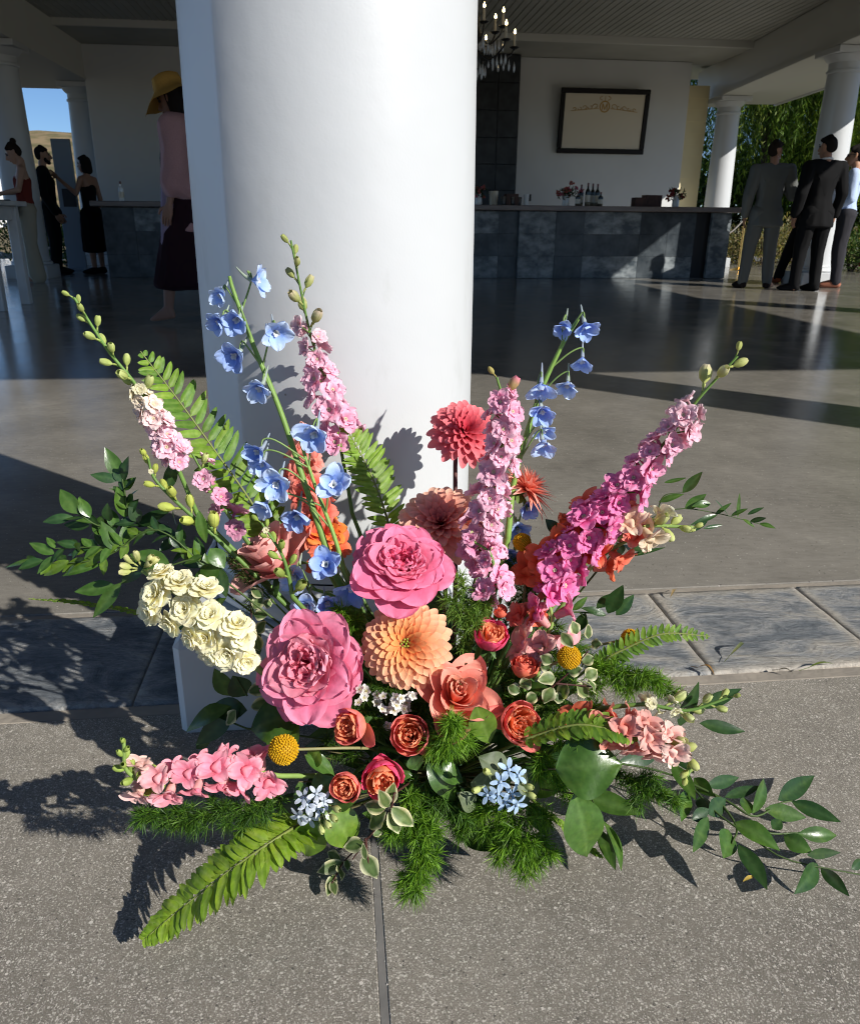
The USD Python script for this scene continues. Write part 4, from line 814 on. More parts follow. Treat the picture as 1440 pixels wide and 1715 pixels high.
# spray roses: tight cups, apricot heart, pink rim
co, ci = ((.96, .36, .19), (.96, .33, .20), (.95, .24, .22)), ((.95, .21, .03), (.97, .36, .11), (.96, .36, .20))
def CUP(open_=2, cols_o=co, cols_i=ci):
    g = [dict(n=open_, L=1.35, W=.58, b0=88, b1=62, r0=.06, z0=.0, ruf=.03, curl=-.25, cols=cols_o, tip=26, nu=9, nv=9, point=2.6, jit=.35)] if open_ else []
    g += [dict(n=5, L=1.62, W=.80, b0=88, b1=-14, r0=.04, ruf=.02, curl=-.05, cols=cols_o, tip=10, nu=11, nv=9, point=2.6, full=.62),
          dict(n=5, L=1.58, W=.70, b0=82, b1=-18, r0=.03, ruf=.025, cols=cols_o, tip=8, nu=11, nv=9, point=2.6, full=.62),
          dict(n=6, L=1.50, W=.56, b0=68, b1=-18, r0=.03, ruf=.03, cols=cols_i, tip=8, nu=10, nv=7, full=.62),
          dict(n=6, L=1.43, W=.42, b0=54, b1=-16, r0=.03, ruf=.04, cols=cols_i, tip=10, nu=9, nv=7, full=.62),
          dict(n=6, L=1.34, W=.30, b0=38, b1=-12, r0=.02, ruf=.05, cols=cols_i, tip=12, nu=8, nv=5),
          dict(n=6, L=1.25, W=.20, b0=24, b1=-6, r0=.02, ruf=.06, cols=cols_i, tip=10, nu=8, nv=5),
          dict(n=5, L=1.16, W=.13, b0=12, b1=-4, r0=.01, ruf=.07, cols=cols_i, tip=8, nu=7, nv=5)]
    return g
SGp = 'small cupped spray roses'
pk = ((.93, .30, .22), (.91, .18, .25), (.88, .10, .24)); bu = ((.95, .34, .15), (.95, .29, .14), (.94, .23, .15))
bloom('spray_rose', 'apricot spray rose turned towards the yellow billy button, one pink petal folded back', 'rose', 588, 1216, .84, 62, (-.55, .10, .83), CUP(1), 31, 2.1, SGp, lift=.75)
bloom('spray_rose', 'apricot and pink spray rose just below the white wax flowers', 'rose', 687, 1232, .83, 70, (-.05, .3, .95), CUP(2), 32, .8, SGp, lift=.75)
bloom('spray_rose', 'small coral spray rose bud lowest of the cluster', 'rose', 580, 1317, .80, 54, (-.25, -.05, .96), CUP(0), 33, .8, SGp, lift=.75)
bloom('spray_rose', 'pink spray rose over the small coral bud, looking downward', 'rose', 641, 1303, .81, 72, (.1, -.25, .96), CUP(1, pk), 34, .3, SGp, lift=.75)
bloom('spray_rose', 'wide open apricot spray rose right of the salmon tea rose', 'rose', 870, 1212, .84, 72, (.25, .25, .93), CUP(3), 35, 3.9, SGp, lift=.75)
bloom('spray_rose', 'pink spray rose seen from its side above the salmon tea rose', 'rose', 822, 1068, .93, 62, (.1, .78, .6), CUP(1, pk), 36, 2.9, SGp, lift=.7)
bloom('spray_rose', 'orange spray rose bud standing upright left of the speckled leaves', 'rose', 879, 1116, .90, 52, (.05, .92, .35), CUP(0, bu, bu), 37, .3, SGp, lift=.8)
bloom('spray_rose', 'tiny apricot rose bud above the pink side-on spray rose', 'rose', 838, 1024, .97, 26, (.1, .85, .5), CUP(0, bu, bu), 38, .3, SGp, lift=.8)

# ---------- dahlias: petals in a spiral
def dahlia(label, px, py, Y, d, face, cols, inner, seed, N=96, maxt=98, spoon=.55, wid=.17, eye=None, group=None, roll=0., stemcol=SP, quill=False, name='dahlia', t0=6):
    rs = np.random.RandomState(seed); P = at(px, py, Y); R = size(d, P) / 2; n = facing(*face); Fm = frame(n, roll); c = P - n * R * .25
    t = T(name, label, 'dahlia', P, group)
    for i in range(N):
        k = (i + .5) / N; a = i * 2.399963; th = math.radians(t0 + (maxt - t0) * k ** .72) + rs.uniform(-.04, .04)
        L = R * (.30 + .74 * k ** .55) * rs.uniform(.95, 1.04); Wd = R * wid * (.34 + .66 * k ** .6)
        d_ = math.cos(th) * Fm[2] + math.sin(th) * (math.cos(a) * Fm[0] + math.sin(a) * Fm[1]); up = nrm(math.sin(th) * Fm[2] - math.cos(th) * (math.cos(a) * Fm[0] + math.sin(a) * Fm[1])); sd = np.cross(d_, up)
        nu, nv = (9, 7); u = 1 - (1 - np.linspace(0, 1, nu)) ** 1.8; s = np.linspace(-1, 1, nv); S, U = np.meshgrid(s, u)
        if quill:
            w = Wd * np.where(u < .3, .5 + .5 * u / .3, 1 - .93 * np.clip((u - .3) / .7, 0, 1) ** 1.2)
        else:
            w = Wd * np.where(u < .58, .3 + .7 * np.sin(PI / 2 * u / .58), np.sqrt(np.clip(1 - np.clip((u - .58) / .42, 0, 1) ** 2.2, .004, 1)))
        lift = spoon * w[:, None] * (S ** 2) * (1.15 - .75 * U) + (-.10 if not quill else .0) * L * (U ** 2) + (.06 + .05 * rs.uniform(-1, 1)) * L * np.sin(PI * U)
        if quill: lift = lift + L * .22 * rs.uniform(-1, 1) * U ** 2; sdw = L * .18 * rs.uniform(-1, 1) * U ** 2
        else: sdw = 0
        V = c + d_ * (R * .07) + U[..., None] * L * d_ + (S * w[:, None] + sdw)[..., None] * sd + lift[..., None] * up
        col = ramp3(inner, np.full(nu * nv, min(1, k * 1.0))) * .0 + (ramp3(cols, U.ravel()) * np.clip(k * 1.9, 0, 1) + ramp3(inner, U.ravel()) * (1 - np.clip(k * 1.9, 0, 1)))
        col = col * (1 + .08 * (np.abs(S.ravel()) ** 2) - .04)[:, None]
        t.put('petal', (V.reshape(-1, 3), grid_f(nu, nv)), 'petal', True, col)
    if eye is not None:
        ms = []
        for i in range(46):
            th = math.acos(1 - .9 * (i + .5) / 46); a = i * 2.39996; q = math.cos(th) * Fm[2] + math.sin(th) * (math.cos(a) * Fm[0] + math.sin(a) * Fm[1])
            v, f = ball(c + q * R * .19 + n * R * .06, R * .026, 1); ms.append((v, f, np.tile(lerp(eye[0], eye[1], np.array(i / 46)), (len(v), 1))))
        m, C = catc(ms); t.put('eye', m, 'petal', True, C)
    for k in range(6):
        v, f, C = petal(Fm, c - n * R * .02, R * .5, R * .14, k * PI / 3, 95, 150, z0=-.12 * R, point=1.6, nu=5, nv=3, cols=((.08, .13, .03), (.12, .2, .05))); t.put('sepal', (v, f), 'leaf_matt', True, C)
    stem(t, stem_pts(c, n, .06), .0042, .0034, stemcol); return t
dahlia('peach dahlia with yellow green eye in the middle of the arrangement', 678, 1078, .88, 150, (-.08, .22, .97), ((.90, .34, .08), (.94, .42, .17), (.95, .54, .34)), ((.66, .10, .16), (.88, .26, .07), (.93, .42, .12)), 41, 130, 98, .62, .165, ((.38, .50, .05), (.72, .30, .22)), t0=30)
dahlia('dusky coral dahlia tucked behind the deep pink garden rose', 738, 872, 1.06, 150, (-.10, .50, .86), ((.74, .15, .11), (.88, .38, .26), (.92, .56, .42)), ((.46, .03, .06), (.66, .10, .10), (.82, .26, .2)), 42, 96, 96, .5, .17)
dahlia('raspberry red dahlia standing out against the column', 780, 719, 1.185, 118, (.18, .35, .92), ((.62, .035, .06), (.76, .10, .14), (.84, .25, .27)), ((.50, .015, .04), (.62, .03, .06), (.7, .08, .12)), 43, 96, 99, .55, .17, None, None, .3)
dahlia('spiky coral cactus dahlia seen from behind, right of the pink larkspur', 890, 808, 1.06, 126, (.50, .60, .10), ((.88, .26, .16), (.92, .36, .26), (.92, .46, .38)), ((.8, .16, .1), (.88, .28, .18), (.9, .38, .28)), 44, 92, 112, .5, .10, None, None, 0, SG, True)

# ---------- billy buttons
def craspedia(label, px, py, Y, d, face, seed, jit=(0, 0, 0), pts=None):
    rs = np.random.RandomState(seed); P = at(px, py, Y); R = size(d, P) / 2; t = T('billy_button', label, 'flower', P, 'yellow billy button balls'); ms = []
    N = 330
    for i in range(N):
        z = 1 - 2 * (i + .5) / N; a = i * 2.399963; q = np.array([math.sqrt(1 - z * z) * math.cos(a), math.sqrt(1 - z * z) * math.sin(a), z]); fm = frame(q, rs.uniform(0, 3))
        r = R * .088; h = R * rs.uniform(.10, .17)
        o = P + q * R * .88; ring = np.array([o + (math.cos(x) * fm[0] + math.sin(x) * fm[1]) * r for x in np.arange(5) * 2 * PI / 5]); top = np.array([o + q * h + (math.cos(x) * fm[0] + math.sin(x) * fm[1]) * r * .6 for x in np.arange(5) * 2 * PI / 5 + .3])
        v = np.vstack([ring, top, [o + q * h * 1.05]]); k = np.arange(5); k2 = (k + 1) % 5
        f = np.vstack([np.stack([k, k2, k + 5], 1), np.stack([k2, k2 + 5, k + 5], 1), np.stack([k + 5, k2 + 5, np.full(5, 10)], 1)])
        ms.append((v, f, np.tile(np.array([.80, .47, .015]) * rs.uniform(.85, 1.1), (11, 1)) * np.repeat([[.8], [1.05]], [5, 6], 0)))
    m, C = catc(ms); t.put('florets', m, 'petal', False, C)
    v, f = ball(P, R * .9, 2); t.put('core', (v, f), 'petal', True, np.tile((.6, .36, .02), (len(v), 1)))
    stem(t, pts if pts is not None else stem_pts(P, facing(*face), .1, jit=jit), .0022, .0018, (.25, .24, .10))
craspedia('yellow ball flower beside the pink snapdragon', 475, 1256, .80, 50, (-.9, .1, .4), 51)
craspedia('yellow ball flower on an upright stalk right of the pink larkspur', 874, 908, 1.02, 31, (.0, 1, .1), 52)
craspedia('yellow ball flower among the cream edged leaves', 953, 1101, .88, 40, (.5, .4, .6), 53)
craspedia('yellow ball flower over the slate beside a slender fern', 1055, 1069, .95, 31, (.9, .3, .2), 54)

# ---------- spikes
def perp(t_, a):
    fm = frame(t_); return math.cos(a) * fm[0] + math.sin(a) * fm[1]
def floret_star(P, n, r, cols, rs, N=6, inner=5, b=(48, 88), W=.52, ruf=.15, tube_c=None, notch=.2, eye=(.72, .66, .45)):
    """A spurred larkspur blossom: five ruffled sepals, a smaller inner set, pale eye and a spur."""
    Fm = frame(n, rs.uniform(0, 6)); ms = []
    for k in range(N): ms.append(petal(Fm, P, r * 1.12 * rs.uniform(.9, 1.1), r * W, k * 2 * PI / N + rs.uniform(-.15, .15), b[0] + rs.uniform(-14, 10), b[1] + rs.uniform(-20, 16), r0=.04 * r, ruf=ruf, rs=rs, nu=7, nv=7, cols=cols, notch=notch, point=3.0))
    for k in range(inner): ms.append(petal(Fm, P + Fm[2] * r * .05, r * .72, r * W * .72, k * 2 * PI / inner + .4, 28, 70, r0=.03 * r, ruf=ruf * 1.4, rs=rs, nu=6, nv=5, cols=cols, notch=.2, point=2.8))
    for k in range(5):
        a = k * 2 * PI / 5; v, f = ball(P + Fm[2] * r * .22 + (math.cos(a) * Fm[0] + math.sin(a) * Fm[1]) * r * .09, r * .075, 0); ms.append((v, f, np.tile(eye, (len(v), 1))))
    sp = tube(np.array([P, P - n * r * .5 + [0, 0, .1 * r], P - n * r * 1.0 + [0, 0, .25 * r]]), [r * .13, r * .10, r * .04], 5); ms.append((*sp, np.tile(np.asarray(cols[0]) * .8, (len(sp[0]), 1))))
    return ms
def bud(P, d, L, c0, c1, rs, fat=.34):
    """Closed bud: a pointed oval of overlapping lobes with a little spur."""
    Fm = frame(d, rs.uniform(0, 6)); ms = []
    for k in range(4): ms.append(petal(Fm, P, L * 1.12, L * .34, k * PI / 2, 52, -38, r0=.02 * L, rs=rs, nu=6, nv=4, cols=(c0, c0, c1), point=2, full=.5, ruf=.03))
    sp = tube(np.array([P, P - d * L * .4 + [0, 0, .08 * L]]), [L * .1, L * .04], 5); ms.append((*sp, np.tile(c0, (len(sp[0]), 1)))); return ms
def spike(label, pts, name, cat, flo, bud_r, size_px, cols, budc, seed, group=None, stemc=SG, sr=(.0034, .0015), dens=1.0, front=.35, gap=(), bsize=22, tostem=True, base=None, ped=.6):
    """Larkspur: stem through pts (px, py, Y); blossoms between the shares flo of its length, buds between bud_r. cols: colour ramps from the top of the blossoms down."""
    rs = np.random.RandomState(seed); Q = spline([at(*p) for p in pts], 60); t = T(name, label, cat, Q[0], group)
    sp = Q if not tostem else np.vstack([spline([HEART if base is None else base, (HEART if base is None else base) * .5 + Q[0] * .5 + [0, 0, .01], Q[0]], 8)[:-1], Q])
    stem(t, sp, *sr, stemc)
    seg = np.linalg.norm(np.diff(Q, axis=0), axis=1); cum = np.concatenate([[0], np.cumsum(seg)]); tot = cum[-1]
    pos = lambda s: np.array([np.interp(s * tot, cum, Q[:, k]) for k in range(3)])
    tan = lambda s: nrm(pos(min(1, s + .03)) - pos(max(0, s - .03)))
    toward = -FWD
    R = size(size_px, pos(.5)) / 2; n = max(3, int(dens * (flo[1] - flo[0]) * tot / (R * .42)))
    for i in range(n):
        k = i / max(1, n - 1); s = flo[0] + (flo[1] - flo[0]) * k; a = i * 2.3999 + rs.uniform(-.3, .3); tg = tan(s); d = nrm(perp(tg, a) + tg * .35 + toward * front)
        top = (s - flo[0]) / (flo[1] - flo[0]); r = R * (1.10 - .40 * top ** 1.5) * rs.uniform(.78, 1.16)
        o = pos(s) + d * r * ped * rs.uniform(.7, 1.75); cc = ramp_pick(cols, top, rs); ms = floret_star(o, d, r, cc, rs); sp = tube(np.array([pos(max(0, s - .02)), o]), [.0011, .0009], 5); ms.append((*sp, np.tile(np.asarray(stemc), (len(sp[0]), 1))))
        m, C = catc(ms); t.put('blossom', m, 'petal', True, C)
    bl = size(bsize, pos(1.0)); m_ = max(2, int((bud_r[1] - bud_r[0]) * tot / (bl * .52)))
    for i in range(m_):
        k = i / max(1, m_ - 1); s = bud_r[0] + (bud_r[1] - bud_r[0]) * k; a = i * 2.3999 + 1; tg = tan(s); d = nrm(perp(tg, a) + tg * (.6 + .6 * k)); L = bl * (1.1 - .55 * k) * rs.uniform(.85, 1.1)
        o = pos(s) + d * L * .45; ms = bud(o, nrm(d + tg * .3), L, budc[0], lerp(budc[1], budc[0], np.array(k)), rs); sp = tube(np.array([pos(max(0, s - .015)), o]), [.0009, .0007], 4); ms.append((*sp, np.tile(np.asarray(stemc), (len(sp[0]), 1))))
        m, C = catc(ms); t.put('bud', m, 'petal', True, C)
    return t, pos, tan
def ramp_pick(cols, top, rs):
    n = len(cols); x = top * (n - 1); k = min(int(x), n - 2) if n > 1 else 0; a = np.asarray(cols[k]); b = np.asarray(cols[min(k + 1, n - 1)]); return (a + (b - a) * (x - k)) * rs.uniform(.93, 1.06)
P1 = ((.80, .36, .46), (.88, .42, .56), (.92, .60, .70)); P2 = ((.80, .50, .52), (.88, .54, .60), (.92, .70, .73)); P3 = ((.62, .62, .30), (.74, .68, .40), (.82, .76, .56)); HOT = ((.78, .07, .30), (.88, .15, .42), (.91, .32, .55)); MID = ((.80, .22, .40), (.88, .34, .52), (.91, .50, .64))
BG = ((.42, .50, .14), (.62, .66, .28))
spike('tall larkspur leaning left with pale green buds above soft pink blossoms', [(330, 860, 1.0), (288, 762, .99), (238, 660, .98), (180, 585, .97), (124, 498, .96)], 'larkspur', 'larkspur', (.24, .58), (.56, 1.0), 38, (P1, P2, P3), BG, 61, 'larkspur spikes', dens=1.3, bsize=27)
spike('pale pink larkspur standing in front of the column with open spaced buds', [(590, 860, 1.15), (578, 790, 1.17), (552, 660, 1.19), (520, 560, 1.19), (487, 402, 1.18)], 'larkspur', 'larkspur', (.26, .70), (.70, .98), 46, (MID, P1, P1, P2), ((.40, .44, .14), (.66, .52, .40)), 62, 'larkspur spikes', dens=.95, bsize=30)
spike('dense candy pink larkspur in front of the spiky coral dahlia', [(800, 950, 1.0), (812, 880, 1.0), (836, 770, 1.0), (846, 690, 1.0), (832, 632, 1.0)], 'larkspur', 'larkspur', (.02, .90), (.90, 1.0), 49, (MID, P1, P1, P1, MID), ((.5, .42, .14), (.7, .2, .3)), 63, 'larkspur spikes', dens=1.15, bsize=26)
spike('long hot pink larkspur reaching right over the polished floor', [(905, 1000, .98), (960, 915, .98), (1040, 825, .98), (1110, 745, .97), (1172, 665, .96), (1235, 596, .95)], 'larkspur', 'larkspur', (.03, .80), (.86, 1.0), 53, (HOT, HOT, HOT, MID, P2), ((.48, .52, .16), (.72, .62, .44)), 64, 'larkspur spikes', dens=1.15, bsize=34)
spike('short mauve pink larkspur under the leaning pale larkspur', [(420, 915, 1.0), (380, 858, 1.0), (345, 800, 1.0), (322, 760, 1.0)], 'larkspur', 'larkspur', (.2, .85), (.85, 1.0), 42, (((.45, .12, .25), (.58, .22, .36), (.7, .35, .45)), MID, P1), BG, 65, 'larkspur spikes', dens=.55, bsize=20)
spike('thin pink larkspur end hanging in the feathery green by the salmon tea rose', [(800, 1020, .95), (826, 985, .95), (822, 930, .96), (790, 905, .97)], 'larkspur', 'larkspur', (.1, 1.0), (.96, 1.0), 40, (MID, MID), BG, 66, 'larkspur spikes', dens=.6, bsize=14)
spike('pale cream budded larkspur lying out right beside the broad glossy leaves', [(1010, 1186, .84), (1080, 1180, .83), (1150, 1190, .82), (1222, 1168, .82)], 'larkspur', 'larkspur', (.30, .62), (.5, 1.0), 26, (P3, ((.6, .6, .3), (.76, .74, .46), (.82, .8, .6))), ((.46, .52, .16), (.70, .72, .40)), 67, 'larkspur spikes', dens=.5, bsize=26)
spike('yellow green budded spike below the leaning pale larkspur', [(398, 935, .98), (350, 890, .98), (290, 835, .97), (258, 800, .97), (248, 768, .97)], 'bud_spike', 'flower', (.9, .91), (.25, 1.0), 10, (P3, P3), ((.46, .52, .10), (.62, .66, .18)), 68, dens=.01, bsize=30)
spike('green budded spike standing before the loose salmon rose', [(490, 1000, .92), (482, 960, .92), (470, 925, .92), (438, 876, .92)], 'bud_spike', 'flower', (.9, .91), (.05, 1.0), 10, (P3, P3), ((.30, .40, .08), (.44, .50, .14)), 69, dens=.01, bsize=26)

# ---------- delphinium: nodding blue bells with spurs on arching stalks
BL = ((.42, .52, .86), (.36, .53, .92), (.60, .72, .95)); BLd = ((.28, .38, .78), (.27, .42, .86), (.46, .60, .92))
def delphinium(label, pts, flowers, seed, sr=(.0050, .0022)):
    rs = np.random.RandomState(seed); Q = spline([at(*p) for p in pts], 50); t = T('delphinium', label, 'delphinium', Q[0], 'blue delphinium stems')
    stem(t, np.vstack([spline([HEART, HEART * .5 + Q[0] * .5, Q[0]], 6)[:-1], Q]), *sr, (.20, .34, .07))
    for (px, py, dY, d, fx, fy, ft) in flowers:
        i = np.argmin(np.linalg.norm(Q - at(px, py + d * .9, Q[25][1]), axis=1)); Yb = Q[i][1] + dY; P = at(px, py, Yb); r = size(d, P) / 2; n = facing(fx, fy, ft); Fm = frame(n, rs.uniform(0, 6)); ms = []; cc = BL if rs.rand() < .6 else BLd
        c = P - n * r * .55
        for k in range(5): ms.append(petal(Fm, c, r * 1.5 * rs.uniform(.92, 1.1), r * .72, k * 2 * PI / 5 + rs.uniform(-.12, .12), rs.uniform(22, 42), rs.uniform(30, 78), r0=.06 * r, ruf=.10, curl=-.12, rs=rs, nu=8, nv=7, cols=cc, point=2.5, notch=.06, tip=20))
        for k in range(4): ms.append(petal(Fm, c + n * r * .1, r * .62, r * .2, k * PI / 2 + .3, 12, 34, r0=.03 * r, ruf=.08, rs=rs, nu=5, nv=4, cols=((.7, .72, .66), (.82, .82, .80)), notch=.2))
        sdir = nrm(-n + UPV * .55); s = spline([c, c + sdir * r * .7, c + sdir * r * 1.45 + UPV * r * .25], 6); q = tube(s, np.linspace(r * .2, r * .05, 6), 6); ms.append((*q, np.tile(lerp((.36, .42, .52), (.42, .50, .34), np.array(rs.rand())), (len(q[0]), 1))))
        m, C = catc(ms); pth = t.put('blossom', m, 'petal', True, C)
        q = tube(spline([Q[i], Q[i] * .4 + P * .6 + UPV * r * 1.1, c + sdir * r * .4 + UPV * r * .5, c], 12), np.linspace(.0014, .0010, 12), 5); t.put('pedicel', q, 'stem', True, np.tile((.18, .28, .08), (len(q[0]), 1)), under=pth)
    return t
delphinium('tall thick stemmed blue delphinium in front of the column', [(560, 960, .98), (520, 840, 1.0), (470, 690, 1.04), (425, 580, 1.06), (392, 490, 1.07), (384, 462, 1.07)],
           [(368, 495, .0, 34, -.35, -.6, .6), (433, 470, .0, 44, .95, -.1, .1), (366, 540, -.02, 38, -.4, -.6, .6), (396, 536, -.02, 46, -.1, -.5, .8), (392, 596, -.02, 50, -.35, -.45, .7), (463, 558, -.02, 46, .35, -.5, .7), (434, 652, -.02, 44, -.3, -.7, .5)], 71)
delphinium('blue delphinium with open faces round the foot of the tall stem', [(590, 1000, .96), (560, 900, .98), (530, 820, 1.0), (505, 745, 1.02), (500, 715, 1.02)],
           [(430, 757, -.03, 44, -.4, -.4, .7), (438, 778, -.02, 40, -.2, -.6, .6), (462, 812, -.04, 50, -.2, -.5, .8), (526, 728, .0, 54, -.1, -.5, .8), (558, 811, -.03, 54, .05, .15, .98), (545, 945, -.05, 52, -.05, .1, .99), (497, 866, .0, 48, -.1, -.6, .7), (442, 848, -.03, 40, -.3, -.6, .6)], 72, (.0035, .0018))
delphinium('blue delphinium blooms low behind the two pink garden roses', [(600, 1040, .98), (560, 1000, .98), (520, 985, .98)],
           [(492, 968, -.03, 48, -.2, -.5, .8), (590, 988, -.03, 56, -.1, -.7, .6), (618, 966, .0, 48, .3, -.6, .7), (512, 1016, -.04, 46, -.1, -.2, .9), (548, 1012, -.04, 40, .3, -.3, .9)], 73, (.003, .002))
delphinium('blue delphinium nodding right, reaching above the spiky coral dahlia', [(850, 900, 1.02), (862, 800, 1.04), (900, 670, 1.06), (940, 580, 1.06), (968, 534, 1.06)],
           [(944, 548, .0, 36, -.3, -.7, .5), (982, 547, -.02, 40, .2, -.8, .5), (975, 606, -.01, 36, -.1, -.9, .4), (950, 647, -.02, 38, -.15, -.9, .4), (905, 650, -.02, 44, -.15, -.85, .5), (908, 690, -.02, 42, .1, -.8, .6), (910, 745, -.02, 42, .1, -.8, .6), (912, 722, .0, 34, .2, -.7, .6)], 74)
delphinium('dark blue delphinium blooms half hidden behind the upright ball flower', [(845, 980, 1.03), (860, 930, 1.04), (868, 870, 1.05)],
           [(868, 888, .0, 40, .2, -.5, .8), (884, 852, .0, 34, .3, -.4, .8), (852, 930, .0, 42, .2, -.6, .7)], 75, (.003, .002))

# ---------- snapdragons
def snap_floret(P, d, upn, r, cols, rs, throat=(.86, .60, .30)):
    """Two lipped flower: tube, two upright lobes, three hanging lobes, swollen palate."""
    z = nrm(d); y = nrm(upn - z * (upn @ z)); x = np.cross(y, z); Fm = np.stack([x, y, z]); ms = []
    tb = tube(np.array([P - z * r * 1.0, P - z * r * .5, P]), [r * .26, r * .36, r * .42], 8, False); ms.append((*tb, np.tile(np.asarray(cols[0]) * .7 + .3 * np.array([.8, .7, .5]), (len(tb[0]), 1))))
    y = nrm(y + x * rs.uniform(-.7, .7)); x = np.cross(y, z); Fm = np.stack([x, y, z])
    for a in (62, 118): ms.append(petal(Fm, P - z * r * .1, r * 1.4, r * .80, math.radians(a) + rs.uniform(-.1, .1), 26, 74 + rs.uniform(-14, 14), r0=r * .26, ruf=.15, curl=-.2, rs=rs, nu=8, nv=8, cols=cols, notch=.1, tip=36, point=2.6))
    for a in (212, 270, 328): ms.append(petal(Fm, P - z * r * .1, r * (1.2 if a != 270 else 1.0), r * .66, math.radians(a), 32, 108 + rs.uniform(-14, 14), r0=r * .26, ruf=.14, curl=-.2, rs=rs, nu=8, nv=8, cols=cols, tip=40, point=2.6))
    bv, f = ball(np.zeros(3), 1.0, 2); bv = bv * [r * .52, r * .34, r * .34]; bv[:, 1] += .12 * r * np.cos(bv[:, 0] / r * 7) * (bv[:, 2] > 0); v = bv @ Fm + P + z * r * .10 - y * r * .10
    ms.append((v, f, lerp(np.asarray(cols[1]), np.asarray(cols[1]) * .5 + .5 * np.asarray(throat), np.clip(bv[:, 2] / r * 2 - .1, 0, 1) * np.clip(bv[:, 1] / r * 2 + .6, 0, 1) * .5)))
    for k in range(5):
        ms.append(petal(Fm, P - z * r * 1.08, r * .5, r * .16, k * 1.2566, 60, 20, rs=rs, nu=4, nv=3, cols=((.16, .26, .05), (.22, .34, .08)), point=1.6))
    return ms
def snapdragon(label, pts, fl, buds, r_px, cols, seed, budc=((.30, .42, .08), (.50, .58, .16)), bsize=24, name='snapdragon', dens=1.0, sr=(.0034, .0022), base=None, group='snapdragon spikes', front=.7):
    rs = np.random.RandomState(seed); Q = spline([at(*p) for p in pts], 50); t = T(name, label, 'snapdragon', Q[0], group)
    stem(t, np.vstack([spline([HEART if base is None else base, Q[0]], 4)[:-1], Q]), *sr, (.24, .36, .09))
    cum = np.concatenate([[0], np.cumsum(np.linalg.norm(np.diff(Q, axis=0), axis=1))]); tot = cum[-1]
    pos = lambda s: np.array([np.interp(np.clip(s, 0, 1) * tot, cum, Q[:, k]) for k in range(3)]); tan = lambda s: nrm(pos(s + .03) - pos(s - .03))
    r0 = size(r_px, pos(.5)) / 2; n = max(2, int(dens * (fl[1] - fl[0]) * tot / (r0 * .62)))
    for i in range(n):
        k = i / max(1, n - 1); s = fl[0] + (fl[1] - fl[0]) * k; tg = tan(s); a = i * 2.2 + rs.uniform(-.4, .4); d = nrm(perp(tg, a) - FWD * front + tg * .35); r = r0 * (1.1 - .3 * k) * rs.uniform(.9, 1.1)
        m, C = catc(snap_floret(pos(s) + d * r * 1.25, d, tg + np.array([0, 0, .5]), r, np.asarray(ramp_pick(cols, k, rs)), rs)); t.put('floret', m, 'petal', True, C)
    b = size(bsize, pos(1.0)); m_ = max(3, int((buds[1] - buds[0]) * tot / (b * .34)))
    for i in range(m_):
        k = i / max(1, m_ - 1); s = buds[0] + (buds[1] - buds[0]) * k; tg = tan(s); d = nrm(perp(tg, i * 2.4) * (1.1 - .7 * k) + tg * (.5 + .6 * k)); L = b * (1.15 - .65 * k)
        m, C = catc(bud(pos(s) + d * L * .15, d, L, budc[0], lerp(budc[1], budc[0], np.array(.6 * k)), rs)); t.put('bud', m, 'petal', True, C)
    return t
SN = ((.86, .26, .34), (.90, .28, .38), (.92, .42, .48)); SN2 = ((.88, .56, .46), (.91, .56, .50), (.92, .68, .58)); OR = ((.72, .07, .03), (.84, .14, .05), (.86, .22, .10)); CR = ((.84, .56, .36), (.87, .62, .44), (.88, .72, .54)); CO = ((.72, .08, .06), (.84, .18, .13), (.86, .3, .24))
snapdragon('pink snapdragon lying out to the left with pale green tip', [(470, 1300, .82), (400, 1290, .80), (320, 1300, .78), (250, 1310, .77), (212, 1290, .765), (207, 1245, .76)], (.06, .74), (.60, 1.0), 44, (SN, SN, SN, SN2), 81, bsize=27, dens=1.0, front=.45)
snapdragon('peach and cream snapdragon with yellow green tip right of the hot pink larkspur', [(960, 960, 1.0), (1030, 905, .99), (1080, 882, .985), (1160, 883, .98)], (.45, .72), (.66, 1.0), 46, (CR, CR, ((.8, .74, .42), (.86, .82, .56), (.88, .85, .66))), 82, ((.5, .56, .16), (.68, .7, .34)), 30)
snapdragon('orange red snapdragon behind the hot pink larkspur', [(880, 1010, 1.01), (930, 930, 1.01), (985, 875, 1.01), (1030, 850, 1.01)], (.15, 1.0), (.95, 1.0), 48, (OR, OR, CO), 83, bsize=14, dens=1.3)
snapdragon('orange red snapdragon pieces below the peach snapdragon', [(960, 985, 1.0), (1010, 930, 1.0), (1070, 895, 1.0)], (.3, .9), (.9, 1.0), 42, (OR, CO), 84, bsize=14, dens=.9)
snapdragon('coral red snapdragon tangled behind the blue delphinium', [(545, 950, 1.05), (532, 870, 1.06), (512, 790, 1.07), (500, 745, 1.07)], (.05, 1.0), (.96, 1.0), 40, (OR, CO, ((.86, .2, .16), (.9, .34, .27), (.92, .46, .38))), 85, bsize=14, dens=1.0)
snapdragon('orange and pink snapdragon lying right with yellow green curled tip', [(940, 1230, .86), (1000, 1215, .83), (1060, 1225, .81), (1120, 1245, .80), (1158, 1275, .795), (1150, 1300, .79)], (.1, .72), (.66, 1.0), 44, (OR, ((.82, .2, .1), (.86, .3, .25), (.87, .42, .36)), SN2), 86, ((.46, .5, .14), (.66, .66, .32)), 32, dens=1.1)
snapdragon('pink and apricot snapdragon behind the ball flower and speckled leaves', [(900, 1130, .93), (910, 1080, .94), (925, 1040, .95), (915, 1000, .96)], (.2, 1.0), (.95, 1.0), 46, (((.84, .4, .3), (.87, .44, .36), (.88, .56, .46)), HOT), 87, bsize=14, dens=1.0)
